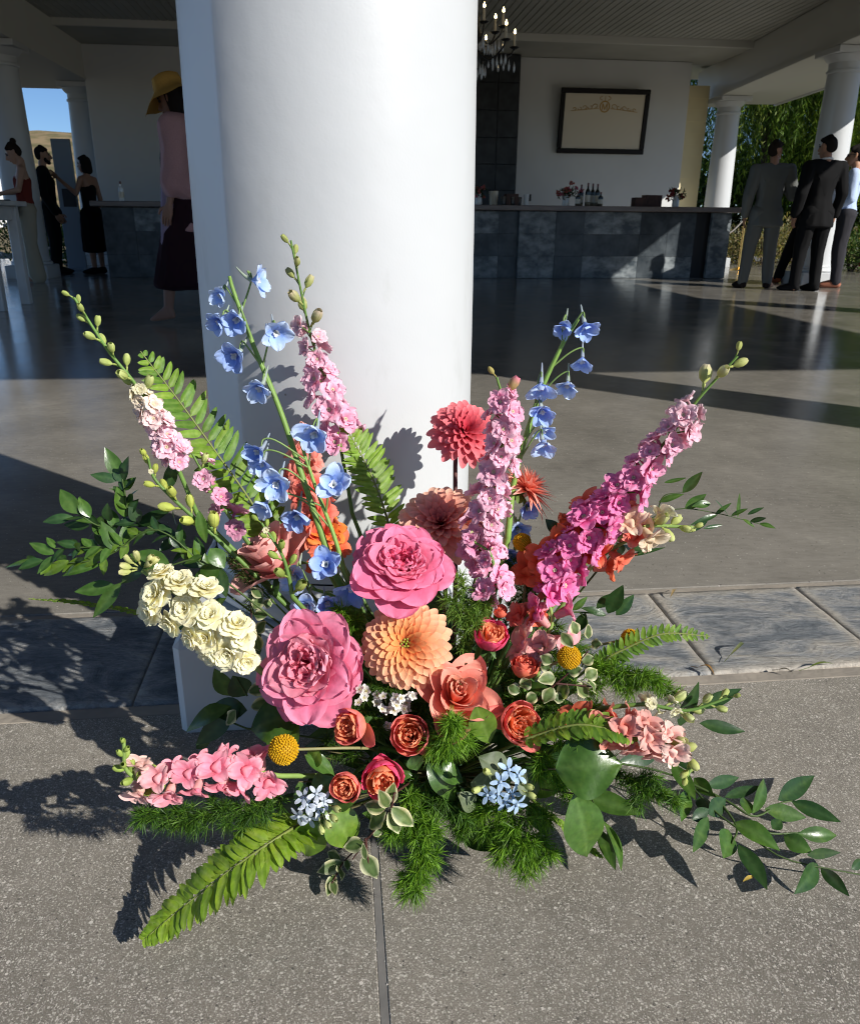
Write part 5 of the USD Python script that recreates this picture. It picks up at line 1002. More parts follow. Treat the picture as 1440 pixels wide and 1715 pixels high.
snapdragon('dark coral snapdragon left of the hot pink larkspur foot', [(850, 1110, .96), (880, 1040, .97), (896, 1010, .97)], (.5, 1.0), (.95, 1.0), 36, (CO, OR), 88, bsize=12, dens=.8)
# orange ruffled ranunculus-like bloom behind the delphinium stem
OO = ((.72, .06, .02), (.84, .16, .03), (.86, .28, .06))
bloom('orange_ranunculus', 'flame orange ruffled bloom between the delphinium stem and the deep pink rose', 'flower', 545, 888, 1.04, 70, (.2, .5, .8), [dict(n=7, L=1.1, W=.42, b0=58, b1=86, r0=.05, ruf=.07, cols=OO, tip=10), dict(n=8, L=.9, W=.34, b0=36, b1=66, r0=.05, ruf=.08, cols=OO), dict(n=7, L=.7, W=.26, b0=18, b1=44, r0=.04, ruf=.1, cols=OO), dict(n=5, L=.5, W=.18, b0=8, b1=26, r0=.02, ruf=.1, cols=OO)], 91, sep=False)
bloom('orange_ranunculus', 'deep coral ruffled bloom behind the loose salmon rose', 'flower', 500, 800, 1.08, 72, (-.1, .6, .7), [dict(n=7, L=1.1, W=.46, b0=58, b1=86, r0=.05, ruf=.06, cols=((.74, .12, .09), (.84, .22, .15), (.86, .32, .26)), tip=10), dict(n=7, L=.9, W=.38, b0=36, b1=62, r0=.05, ruf=.07, cols=CO), dict(n=6, L=.7, W=.28, b0=18, b1=40, r0=.04, ruf=.08, cols=CO)], 92, sep=False)

# ---------- cream stock
ST = ((.88, .77, .36), (.94, .87, .50), (.95, .91, .66))
def stock(label, pts, heads, seed):
    rs = np.random.RandomState(seed); Q = spline([at(*p) for p in pts], 40); t = T('stock', label, 'flower', Q[0]); stem(t, np.vstack([HEART[None], Q]), .005, .003, (.26, .36, .1))
    for (px, py, d, fx, fy, ft) in heads:
        i = np.argmin([np.hypot(*(np.array([px, py]) - pj)) for pj in [(720 + F * ((q - CAM) @ RGT) / ((q - CAM) @ FWD), 857.5 - F * ((q - CAM) @ UPV) / ((q - CAM) @ FWD)) for q in Q]]); P = at(px, py, Q[i][1] - .025); r = size(d, P) / 2; n = facing(fx, fy, ft); Fm = frame(n, rs.uniform(0, 6)); ms = []
        for (N, L, W_, b0, b1, zz) in ((5, 1.15, .50, 62, 96, -.1), (5, 1.0, .44, 44, 80, 0), (5, .82, .36, 28, 62, .05), (4, .62, .27, 14, 42, .08), (3, .44, .18, 6, 26, .1)):
            o = rs.uniform(0, 6)
            for k in range(N): ms.append(petal(Fm, P - n * r * .2, r * L * rs.uniform(.9, 1.1), r * W_ * 1.3, o + k * 2 * PI / N, b0 + rs.uniform(-10, 8), b1 + rs.uniform(-14, 14), r0=.04 * r, z0=zz * r, ruf=.10, rs=rs, nu=8, nv=7, cols=ST, notch=.12, point=2.8))
        q = tube(np.array([Q[i], P - n * r * .2]), [.0016, .0013], 5); ms.append((*q, np.tile((.36, .44, .14), (len(q[0]), 1)))); m, C = catc(ms); t.put('floret', m, 'petal', True, C)
    for k in range(9):
        d = nrm(facing(rs.uniform(-1, 1), rs.uniform(-.2, 1), rs.uniform(0, 1))); m, C = catc(bud(Q[-1] + d * .012, d, .016, (.46, .50, .16), (.78, .74, .36), rs)); t.put('bud', m, 'petal', True, C)
stock('cream stock spike with ruffled blossoms beside the white column base', [(455, 1140, .90), (385, 1075, .90), (310, 1005, .90), (238, 955, .91)],
      [(262, 996, 62, -.5, .3, .8), (300, 975, 52, .1, .7, .6), (250, 1022, 54, -.6, -.2, .7), (345, 985, 52, .2, .8, .5), (310, 1020, 58, -.2, .2, .9), (285, 1045, 48, -.5, -.4, .7), (352, 1030, 50, .1, .5, .8), (345, 1068, 58, -.3, -.1, .9), (395, 1045, 54, .3, .6, .7), (320, 1070, 46, -.6, -.3, .7), (382, 1095, 66, -.1, -.25, .96), (405, 1068, 50, .3, .2, .9), (352, 1098, 46, -.4, -.5, .7), (412, 1108, 44, .3, -.2, .9), (270, 958, 40, -.2, .8, .4)], 95)

# ---------- small clusters
def cluster(name, label, px, py, Y, heads, d, cols, eye, N, seed, W_=.3, b=(60, 92), point=2.0, buds=None, cat='flower', group=None, cup=False):
    rs = np.random.RandomState(seed); P = at(px, py, Y); t = T(name, label, cat, P, group); base = P + [0, .05, -.06]
    stem(t, spline([HEART, base, P + [0, .02, -.02]], 8), .0022, .0016, (.2, .28, .1))
    for (dx, dy, fx, fy, ft) in heads:
        c = at(px + dx, py + dy, Y + rs.uniform(-.012, .012)); r = size(d, c) / 2 * rs.uniform(.9, 1.08); n = facing(fx, fy, ft); Fm = frame(n, rs.uniform(0, 6)); ms = []
        for k in range(N): ms.append(petal(Fm, c - n * r * .1, r * 1.05, r * W_, k * 2 * PI / N, b[0], b[1] + rs.uniform(-10, 10), r0=.1 * r, ruf=.04, rs=rs, nu=5, nv=5, cols=cols, point=point, full=.55))
        v, f = ball(c + n * r * .06, r * .17, 1); ms.append((v, f, np.tile(eye, (len(v), 1))))
        if cup:
            for k in range(8): v, f = ball(c + n * r * .22 + (math.cos(k * .785) * Fm[0] + math.sin(k * .785) * Fm[1]) * r * .34, r * .07, 0); ms.append((v, f, np.tile((.8, .72, .5), (len(v), 1))))
        q = tube(spline([base + rs.uniform(-.01, .01, 3), (base + c) / 2 + [0, 0, .005], c - n * r * .1], 6), .0008, 4); ms.append((*q, np.tile((.24, .3, .14), (len(q[0]), 1)))); m, C = catc(ms); t.put('floret', m, 'petal', True, C)
    for (dx, dy) in buds or []:
        c = at(px + dx, py + dy, Y - .005); m, C = catc(bud(c, facing(dx * .02, -dy * .02, .6), size(20, c), (.50, .56, .2), (.62, .66, .26), rs)); t.put('bud', m, 'petal', True, C)
WH = ((.80, .74, .58), (.84, .82, .74), (.86, .85, .80))
rsw = np.random.RandomState(5)
for (x, y, lab, nn) in ((610, 1165, 'white wax flower sprig nearest the pink garden rose', 6), (648, 1178, 'white wax flower sprig between two others above the spray roses', 9), (676, 1178, 'white wax flower sprig close under the peach dahlia', 7), (650, 1205, 'lowest white wax flower sprig, touching the apricot spray rose', 4)):
    cluster('wax_flower', lab, x, y, .86, [(rsw.uniform(-17, 17), rsw.uniform(-16, 16), rsw.uniform(-.6, .6), rsw.uniform(-.2, .8), .8) for _ in range(nn)], 17, WH, (.62, .56, .2), 5, int(x), .42, (50, 84), 2.4, None, 'flower', 'white wax flower sprigs', True)
TW = ((.50, .58, .66), (.62, .68, .78), (.74, .78, .84)); TB = ((.30, .44, .66), (.42, .58, .78), (.56, .70, .84))
cluster('tweedia', 'pale lilac white tweedia cluster below the spray roses', 522, 1350, .79, [(-22, 18, -.4, -.3, .8), (-8, -2, -.2, .2, .9), (8, -20, .1, .5, .8), (12, 4, .2, .1, .9), (-4, 22, 0, -.4, .9), (-14, -14, -.3, .4, .8), (22, -8, .5, .2, .8)], 32, TW, (.6, .66, .74), 5, 96, .26, (62, 100), 1.9, [(30, 14), (22, 22), (34, 2), (14, 28)], group='star flowered tweedia clusters')
cluster('tweedia', 'sky blue tweedia cluster above the feathery fern', 840, 1318, .80, [(12, -28, .2, .5, .8), (28, -18, .4, .3, .8), (-2, -8, 0, .2, .95), (-24, 14, -.4, -.1, .9), (6, 26, .1, -.3, .9), (18, 12, .3, -.1, .9), (-6, 12, -.1, 0, .95), (26, 30, .4, -.4, .8)], 36, TB, (.5, .62, .76), 5, 97, .25, (62, 100), 1.9, [(-20, -22), (-34, 2), (36, -2), (40, 10)], group='star flowered tweedia clusters')
# ------------------------------------------------------------------ greenery of the arrangement
def leaf(base, tip, up, wid, rs, cols, fold=.18, bend=.08, shape=.42, point=1.0, nu=9, nv=5, wave=0.0, edge=None, twist=0.0):
    """A leaf from base to tip: pointed oval, folded along the midrib, arched, with a paler midrib."""
    base, tip = np.asarray(base, float), np.asarray(tip, float); ax = tip - base; L = np.linalg.norm(ax); ax = ax / L; up = nrm(up - ax * (up @ ax)); sd = np.cross(ax, up)
    u = np.linspace(0, 1, nu); s = np.linspace(-1, 1, nv); S, U = np.meshgrid(s, u)
    w = wid / 2 * np.where(u < shape, np.sin(PI / 2 * np.clip(u / shape, 0, 1)) ** .8, np.cos(PI / 2 * np.clip((u - shape) / (1 - shape), 0, 1)) ** point) + .0004
    p1 = rs.uniform(0, 6); ang = twist * U; sx = S * w[:, None]; h = fold * np.abs(sx) + bend * L * np.sin(PI * U) + wave * wid * np.abs(S) * np.sin(11 * U + p1 + 2 * S)
    V = base + U[..., None] * L * ax + (sx * np.cos(ang) - h * np.sin(ang) * .3)[..., None] * sd + (h + sx * np.sin(ang))[..., None] * up
    c0, c1 = np.asarray(cols[0]), np.asarray(cols[1]); vein = np.exp(-(S / .13) ** 2) * .8 + .38 * (np.sin(U * 34 - np.abs(S) * 6) > .8); C = c0 + (c1 - c0) * np.clip(vein, 0, 1)[..., None]
    if edge is not None:
        irr = .74 + .12 * np.sin(9 * U + p1) + .1 * np.sin(23 * U + 2 * p1); k = np.clip((np.abs(S) - irr) / .12, 0, 1); k = np.maximum(k, np.clip((U - .93) / .05, 0, 1)); C = C + (np.asarray(edge) - C) * k[..., None]
    return V.reshape(-1, 3), grid_f(nu, nv), C.reshape(-1, 3)
DG, MG, LG = ((.022, .060, .016), (.045, .095, .03)), ((.05, .115, .018), (.09, .17, .04)), ((.11, .20, .02), (.17, .27, .05))
GR = 'ruscus and leafy branches of the arrangement'
def branch(name, label, stems, leaves, Y, cols, seed, mat='leaf_gloss', z=None, up=None, group=None, r=.0016, stemc=(.06, .10, .025), auto=None, cat='branch', edge=None, wave=0., tie=True, fold=.18, wk=1.25):
    """stems: lists of photo points; leaves: (base x, base y, tip x, tip y, width px). Points lie at depth Y, or at height z above the floor."""
    rs = np.random.RandomState(seed)
    def pt(x, y, j=0.0, ft=0):
        if z is not None: return atz(x, y, max(.006, z(x, y) + j))
        return at(x, y, (Y(x, y) if callable(Y) else Y) + j)
    q0 = pt(*stems[0][0]); t = T(name, label, cat, q0, group)
    for k, s in enumerate(stems):
        Q = spline([pt(*p) for p in s], 20)
        if k == 0 and tie: Q = np.vstack([spline([HEART, HEART * .5 + Q[0] * .5 + [0, 0, .015], Q[0]], 6)[:-1], Q])
        stem(t, Q, r, r * .5, stemc, 6)
        if auto and k in auto:
            n, L, Wd = auto[k]; Q2 = Q[-20:]
            for i in range(n):
                a = Q2[min(19, int((i + .5) / n * 20))]; tg = nrm(Q2[min(19, int((i + .5) / n * 20) + 0)] - Q2[max(0, int((i + .5) / n * 20) - 1)] + 1e-9); sgn = 1 if i % 2 else -1
                sd = nrm(np.cross(tg, nrm(-FWD + [0, 0, .6]))); d = nrm(tg * rs.uniform(.5, 1.1) + sd * sgn * rs.uniform(.6, 1.1) + rs.normal(size=3) * .22); l = size(L, a) * rs.uniform(.75, 1.15) * (1 - .3 * i / n)
                e = a + d * l; e[2] = max(e[2], .006); a[2] = max(a[2], .006)
                v, f, C = leaf(a, e, nrm(-FWD * .5 + np.array([0, 0, .9]) + rs.normal(size=3) * .35), size(Wd, a) * rs.uniform(.8, 1.15), rs, cols[rs.randint(len(cols))], fold * rs.uniform(.3, 1.6), rs.uniform(-.02, .10), edge=edge, wave=wave); t.put('leaf', (v, f), mat, True, C)
    for (bx, by, tx, ty, w) in leaves:
        j = rs.uniform(-.012, .012); a, b = pt(bx, by, 0), pt(tx, ty, j if z is None else j * .6)
        n_ = nrm((np.array(up) if up is not None else (-FWD * .85 + np.array([0, 0, .45]))) + rs.normal(size=3) * .24)
        v, f, C = leaf(a, b, n_, size(w, a) * wk, rs, cols[rs.randint(len(cols))], fold * rs.uniform(.3, 1.6), rs.uniform(-.03, .09), edge=edge, wave=wave, twist=rs.uniform(-.25, .25)); t.put('leaf', (v, f), mat, True, C)
    return t
def zc(pts, x0, y0, k):                       # from an enlarged crop's pixels to the photograph's
    return [tuple([x0 + a[0] / k, y0 + a[1] / k, x0 + a[2] / k, y0 + a[3] / k, a[4] / k] if len(a) == 5 else [x0 + a[0] / k, y0 + a[1] / k]) for a in pts]
K = 3.273
Z = lambda p: zc(p, 0, 720, K)
branch('ruscus_branch', 'leafy ruscus branch reaching up to the left against the shaded floor', [Z([(1200, 800), (1050, 660), (840, 545), (720, 480), (680, 330)]), Z([(720, 500), (560, 530), (430, 460)]), Z([(700, 470), (690, 380), (670, 270)])],
       Z([(665, 270, 575, 95, 66), (680, 280, 705, 145, 46), (650, 275, 495, 245, 44), (685, 335, 665, 250, 40), (430, 460, 330, 325, 70), (400, 475, 235, 505, 42), (490, 525, 350, 520, 46), (495, 480, 430, 370, 50), (690, 480, 640, 310, 60), (770, 500, 705, 420, 56), (740, 525, 940, 440, 70), (600, 500, 590, 400, 50), (640, 540, 600, 430, 50), (540, 540, 560, 470, 44), (560, 580, 510, 500, 44), (700, 560, 680, 470, 46), (600, 600, 555, 500, 50), (780, 560, 665, 600, 40), (840, 530, 975, 580, 50), (970, 520, 950, 440, 40), (915, 330, 965, 150, 56)]), 1.0, [DG, DG, MG], 101, group=GR, auto={0: (18, 40, 15), 1: (10, 38, 14), 2: (5, 36, 14)})
branch('ruscus_branch', 'leafy ruscus branch stretching far left, its light green tips over the column shadow', [Z([(1190, 860), (1090, 720), (840, 545), (560, 705), (200, 735)]), Z([(700, 640), (560, 640), (300, 650)])],
       Z([(300, 680, 160, 620, 44), (190, 712, 30, 755, 30), (240, 715, 100, 765, 46), (300, 690, 205, 790, 34), (380, 715, 240, 800, 48), (460, 700, 340, 780, 40), (560, 690, 430, 750, 48), (560, 735, 340, 802, 36), (540, 660, 440, 610, 60), (640, 665, 555, 500, 66), (670, 615, 490, 690, 44), (430, 640, 310, 615, 36), (470, 670, 370, 690, 40), (420, 660, 440, 620, 40), (1090, 440, 1130, 620, 48), (1000, 640, 1030, 715, 48), (930, 590, 1020, 640, 50), (1030, 650, 1100, 720, 50)]), .97, [MG, MG, LG, DG], 102, group=GR, auto={0: (20, 38, 14), 1: (12, 36, 13)})
branch('ruscus_branch', 'broad leaved green branch curling over the cream stock', [Z([(1250, 840), (1090, 715), (930, 745), (790, 780), (660, 840)])],
       Z([(935, 750, 712, 682, 96), (800, 705, 668, 842, 84), (625, 850, 408, 888, 66), (665, 838, 510, 1030, 62), (1240, 922, 968, 1102, 74), (1100, 820, 1210, 740, 84), (1200, 750, 1240, 920, 56), (1150, 650, 1230, 760, 80), (1060, 820, 1190, 800, 80), (1110, 690, 1010, 735, 40)]), .93, [MG, MG, DG], 103, group=GR)
Zr = lambda p: zc(p, 1000, 1120, 3.2727)
branch('ruscus_branch', 'long glossy ruscus branch lying on the concrete out to the lower right', [Zr([(-120, 520), (120, 520), (450, 600), (640, 780), (850, 930), (1050, 1050), (1440, 1130)]), Zr([(450, 600), (700, 720), (860, 810), (1000, 740), (1080, 725)]), Zr([(640, 690), (760, 860), (740, 960)]), Zr([(880, 870), (960, 905), (1110, 900)])],
       Zr([(345, 445, 108, 520, 84), (395, 392, 530, 575, 90), (412, 520, 540, 722, 70), (530, 600, 640, 702, 60), (600, 645, 775, 597, 56), (698, 706, 896, 645, 46), (850, 795, 912, 605, 54), (990, 722, 1190, 587, 80), (1065, 730, 1335, 842, 66), (918, 770, 1145, 818, 72), (610, 800, 704, 712, 78), (520, 830, 612, 770, 60), (608, 815, 525, 1008, 62), (745, 845, 1002, 1000, 96), (720, 885, 690, 1040, 96), (775, 965, 932, 1215, 84), (1100, 905, 1312, 915, 66), (1022, 918, 1178, 1010, 76), (1150, 1022, 1332, 1010, 46), (1205, 1070, 1080, 1236, 80), (1225, 1095, 1382, 1250, 56), (1392, 1100, 1444, 1045, 40), (490, 670, 460, 840, 60), (830, 800, 800, 705, 60), (960, 880, 1010, 830, 50), (560, 700, 610, 800, 60)]), None, [DG, DG, MG], 104, z=lambda x, y: .085 - .055 * np.clip((x - 1000) / 420, 0, 1), group=GR, r=.0021)
branch('ruscus_branch', 'glossy leaf trio standing over the slate near the cream budded larkspur', [Zr([(300, 430), (400, 380), (455, 310)])],
       Zr([(450, 318, 556, 72, 78), (560, 215, 790, 110, 58), (560, 300, 810, 345, 62)]), .84, [DG], 105, group=GR, tie=False)
branch('ruscus_branch', 'pair of glossy leaves drooping beside the big round leaf', [Zr([(-150, 620), (-40, 700), (20, 860)])],
       Zr([(-70, 690, 245, 800, 96), (12, 880, 100, 1105, 62), (30, 830, 132, 1110, 60), (5, 870, 70, 1060, 44), (60, 870, 140, 1040, 40)]), None, [DG, MG], 106, z=lambda x, y: .05, group=GR)
Zg = lambda p: zc(p, 800, 920, K)
branch('ruscus_branch', 'dark leaf cluster over the slate right of the hot pink larkspur foot', [Zg([(420, 350), (560, 345), (700, 360)]), Zg([(560, 345), (600, 400), (580, 480)])],
       Zg([(712, 352, 796, 196, 70), (652, 322, 748, 240, 50), (758, 362, 856, 248, 52), (702, 362, 565, 322, 40), (592, 350, 545, 455, 50), (520, 335, 600, 260, 30)]), 1.0, [DG, DG, MG], 107, group=GR)
Zf = lambda p: zc(p, 680, 500, 2.571)
branch('ruscus_branch', 'wiry thin leaved branch trailing right above the slate', [Zf([(900, 1080), (1050, 950), (1180, 905), (1340, 925), (1480, 960), (1580, 985)]), Zf([(1080, 920), (1110, 850), (1190, 835)])],
       Zf([(1190, 836, 1275, 746, 34), (1112, 792, 1205, 772, 12), (1088, 876, 1196, 842, 22), (1200, 905, 1292, 842, 34), (1310, 882, 1230, 895, 26), (1330, 930, 1400, 880, 14), (1428, 940, 1436, 838, 16), (1390, 940, 1330, 866, 14), (1400, 935, 1470, 905, 14), (1340, 930, 1225, 975, 18), (1280, 990, 1360, 975, 12), (1300, 950, 1215, 1010, 22), (1470, 930, 1540, 900, 14), (1480, 960, 1550, 945, 18), (1520, 970, 1590, 990, 18), (1450, 950, 1500, 985, 14)]), 1.02, [DG, MG], 108, group=GR, r=.0010)
branch('ruscus_branch', 'dark leaves under the peach snapdragon over the floor', [Zf([(840, 1150), (960, 1110), (1050, 1085)])],
       Zf([(960, 1110, 1115, 1072, 14), (930, 1100, 905, 1050, 34), (985, 1105, 935, 1062, 40), (1030, 1080, 970, 1080, 30), (660, 1010, 600, 950, 40), (650, 1040, 640, 990, 30)]), 1.02, [DG], 109, group=GR)
# dark leaves low on the left, by the plinth
Zl = lambda p: zc(p, 200, 860, K)
branch('ruscus_branch', 'dark glossy leaves against the white plinth on the left', [Zl([(700, 1180), (520, 1120), (400, 1180)]), Zl([(700, 1000), (640, 900)])],
       Zl([(610, 1060, 365, 1200, 110), (620, 1090, 420, 1270, 90), (600, 1000, 520, 850, 80), (690, 1000, 620, 890, 110), (740, 800, 770, 640, 50), (700, 1080, 500, 1060, 100), (500, 1230, 420, 1290, 40), (660, 1060, 610, 1160, 60)]), .97, [DG, DG, MG], 110, group=GR)
# salal: broad leathery leaves
def salal(label, items, seed, z=None, Y=None, cols=(MG, DG), mat='leaf_gloss'):
    rs = np.random.RandomState(seed)
    b0 = (atz(items[0][0], items[0][1], z) if z is not None else at(items[0][0], items[0][1], Y)); t = T('salal_stem', label, 'leaf', b0, 'broad leaves of the arrangement')
    for (bx, by, tx, ty, w) in items:
        a, b = [(atz(x, y, z) if z is not None else at(x, y, Y)) for x, y in ((bx, by), (tx, ty))]
        n_ = nrm(-FWD * .7 + np.array([0, 0, .6]) + rs.normal(size=3) * .2)
        v, f, C = leaf(a, b, n_, size(w, a) * 1.12, rs, cols[rs.randint(len(cols))], .10, rs.uniform(.05, .14), .40, 1.0, 16, 11, .03, twist=rs.uniform(-.3, .3)); t.put('leaf', (v, f), mat, True, C)
        stem(t, spline([HEART, (HEART + a) / 2, a], 6), .0016, .0010, (.10, .09, .04))
salal('very large round leaf at the right front, paler midrib crossing it', [(930, 1288, 1042, 1280, 96)], 121, Y=.80, cols=(MG,))
salal('large oval leaf hanging below the very large round leaf', [(962, 1330, 982, 1436, 66)], 122, Y=.785, cols=(MG,))
salal('broad leaf under the left pink garden rose', [(505, 1200, 420, 1222, 84), (500, 1190, 455, 1270, 60)], 123, Y=.89, cols=(LG, MG))
salal('bright broad leaf pointing down below the lilac tweedia', [(528, 1375, 512, 1434, 52), (548, 1352, 590, 1420, 58), (556, 1345, 605, 1330, 40)], 124, Y=.80, cols=(LG, MG))
salal('bright leaf hanging from the salmon tea rose', [(798, 1182, 820, 1246, 42)], 125, Y=.835, cols=(LG,))
salal('greyish leaves around the sky blue tweedia', [(850, 1300, 800, 1268, 46), (866, 1296, 900, 1330, 40), (800, 1330, 822, 1285, 36), (868, 1330, 878, 1356, 26), (795, 1355, 765, 1328, 30)], 126, Y=.82, cols=(((.12, .16, .08), (.2, .25, .14)),), mat='leaf_matt')
salal('mid green leaves curling below the spray roses', [(715, 1278, 762, 1342, 34), (775, 1310, 720, 1282, 30), (690, 1265, 700, 1290, 26), (770, 1335, 790, 1358, 22), (640, 1290, 690, 1300, 36)], 127, Y=.83, cols=(MG,))
salal('small green leaves between the yellow ball and the spray roses', [(500, 1310, 520, 1360, 30), (535, 1255, 522, 1285, 30), (510, 1265, 560, 1300, 26), (560, 1300, 520, 1330, 36), (460, 1340, 452, 1300, 26)], 128, Y=.83, cols=(MG, LG))
# variegated pittosporum
CRM = (.74, .72, .46); VG = (((.075, .13, .035), (.12, .19, .06)), ((.10, .16, .045), (.16, .23, .08)))
PG = 'cream edged pittosporum sprigs'
branch('pittosporum_sprig', 'cream edged pittosporum sprig around the yellow ball on the right', [[(880, 1190), (920, 1155), (960, 1120), (985, 1090)], [(930, 1145), (990, 1150)]],
       [(965, 1062, 958, 1040, 22), (985, 1070, 985, 1045, 16), (990, 1078, 1008, 1080, 20), (975, 1110, 994, 1100, 24), (980, 1135, 1000, 1122, 26), (985, 1140, 998, 1162, 20), (965, 1145, 985, 1168, 24), (950, 1145, 940, 1170, 26), (925, 1150, 910, 1178, 26), (925, 1110, 905, 1098, 22), (930, 1135, 900, 1140, 26), (920, 1120, 905, 1112, 22), (950, 1125, 975, 1120, 24), (900, 1165, 880, 1175, 22), (890, 1140, 870, 1150, 24), (900, 1180, 905, 1200, 20), (870, 1160, 850, 1150, 24), (940, 1060, 960, 1085, 22), (925, 1168, 945, 1172, 20)], .875, VG, 131, 'leaf_matt', group=PG, wk=.92, edge=CRM, wave=.10, stemc=(.08, .03, .025))
branch('pittosporum_sprig', 'cream edged pittosporum sprig hanging under the pink spray rose', [[(660, 1330), (652, 1360), (620, 1400), (590, 1440)], [(612, 1405), (620, 1470)]],
       [(650, 1352, 660, 1310, 24), (650, 1352, 634, 1322, 24), (655, 1352, 692, 1384, 30), (652, 1358, 668, 1396, 26), (645, 1356, 610, 1348, 26), (645, 1360, 618, 1388, 32), (610, 1412, 576, 1420, 28), (608, 1432, 632, 1472, 34), (625, 1400, 640, 1390, 14), (612, 1440, 608, 1412, 12)], .785, VG, 132, 'leaf_matt', group=PG, wk=.92, edge=CRM, wave=.08, stemc=(.08, .03, .025))
branch('pittosporum_sprig', 'cream edged pittosporum tip lying on the concrete at the front', [[(600, 1420), (575, 1445), (556, 1480)]],
       [(575, 1445, 530, 1462, 26), (570, 1440, 548, 1428, 22), (566, 1450, 572, 1475, 20), (560, 1465, 548, 1502, 20), (556, 1475, 562, 1500, 16), (580, 1440, 582, 1460, 14), (560, 1452, 545, 1440, 14)], None, VG, 133, 'leaf_matt', z=lambda x, y: .02, group=PG, wk=.92, edge=CRM, wave=.08, stemc=(.08, .03, .025))
branch('pittosporum_sprig', 'cream edged pittosporum sprig between the cream stock and left garden rose', [[(480, 1180), (430, 1120), (420, 1020)]],
       [(425, 1020, 440, 995, 22), (425, 1030, 450, 1030, 20), (430, 1060, 445, 1040, 20), (435, 1090, 425, 1060, 22), (440, 1110, 420, 1120, 24), (445, 1150, 415, 1160, 26), (450, 1175, 420, 1185, 26), (440, 1010, 456, 1012, 18), (395, 1190, 380, 1215, 24), (440, 1000, 420, 985, 18)], .95, VG, 134, 'leaf_matt', group=PG, wk=.92, edge=CRM, wave=.08, stemc=(.08, .03, .025))
# sword ferns
FG, FD = ((.15, .27, .022), (.22, .33, .055)), ((.085, .19, .018), (.15, .26, .04))
def fern(label, pts, n, lmax, wid, normal, cols, seed, prof=lambda k: np.sin(PI * np.clip(.16 + .84 * k, 0, 1)) ** .55, ang=68, cup=.1, rach=(.20, .24, .06), tie=True, zz=None, droop=0.0):
    rs = np.random.RandomState(seed); Q = spline([at(*p) if zz is None else atz(p[0], p[1], p[2]) for p in pts], 80); t = T('fern_frond', label, 'fern', Q[0], 'sword fern fronds')
    stem(t, np.vstack([spline([HEART, Q[0]], 3)[:-1], Q]) if tie else Q, .0022, .0008, rach, 6); N0 = nrm(normal)
    for i in range(n):
        k = (i + .5) / n; j = min(78, int(k * 79)); a = Q[j]; tg = nrm(Q[min(79, j + 2)] - Q[max(0, j - 2)]); nn = nrm(N0 - tg * (N0 @ tg)); sd = np.cross(tg, nn)
        L = size(lmax, a) * prof(k)
        for s in (-1, 1):
            an = math.radians(ang - 16 * k + rs.uniform(-5, 5)); d = tg * math.cos(an) + s * sd * math.sin(an) + nn * (cup + rs.uniform(-.09, .09)); L_ = L * rs.uniform(.86, 1.07); e = a + nrm(d) * L_ - np.array([0, 0, droop * L_])
            v, f, C = leaf(a + s * sd * .0008, e, nn, size(wid, a) * (.45 + .55 * prof(k)), rs, cols[rs.randint(len(cols))], rs.uniform(.05, .3), rs.uniform(-.02, .10), .22, .55, 9, 5, .05, twist=rs.uniform(-.28, .28)); t.put('leaflet', (v, f), 'leaf_matt', True, C)
tow = nrm(-FWD + np.array([.2, 0, .2]))
fern('tall sword fern leaning left between the pale larkspur and the column', [(455, 905, 1.04), (420, 840, 1.05), (360, 755, 1.05), (295, 665, 1.05), (235, 588, 1.05)], 28, 66, 14, nrm(tow + np.array([.5, .1, .3])), (FD, FG), 141, ang=74)
fern('short upright sword fern in front of the column', [(655, 890, 1.13), (632, 820, 1.15), (604, 760, 1.165), (574, 708, 1.17)], 22, 50, 10.5, nrm(tow + np.array([.5, 0, 0])), (FG, FG), 142, ang=74)
fern('bright sword fern lying toward the viewer at lower left', [(512, 1375, .115), (455, 1410, .13), (380, 1462, .105), (300, 1525, .06), (238, 1577, .035)], 38, 62, 18, (-.15, -.35, .9), (((.17, .30, .02), (.24, .37, .06)), ((.22, .35, .03), (.28, .40, .08))), 143, zz=1, ang=72, prof=lambda k: np.sin(PI * np.clip(.30 + .68 * k, 0, 1)) ** .6, cup=.0, droop=.06)
fern('slender sword fern pointing right over the slate', [(985, 1120, .93), (1040, 1090, .93), (1110, 1062, .93), (1188, 1066, .93)], 24, 24, 8, nrm(tow), (FG, FD), 144, ang=70)
fern('sword fern lying right in front of the orange snapdragon', [(880, 1238, .82), (960, 1215, .81), (1020, 1222, .80), (1066, 1238, .795)], 22, 34, 15, nrm(np.array([0, -.4, .9])), (FG, FD), 145, ang=70)
fern('sword fern seen edge on, hanging down below the sky blue tweedia', [(880, 1330, .10), (930, 1375, .085), (975, 1415, .05), (1010, 1437, .03)], 22, 17, 13, (.9, -.1, .5), (FG, LG), 146, zz=1, ang=60)
fern('thin sword fern seen edge on, reaching left above the slate', [(330, 1060, .99), (240, 1030, .98), (140, 1012, .97), (48, 1003, .96)], 26, 17, 11, (0, .2, 1), (FG, FD), 147, ang=70)
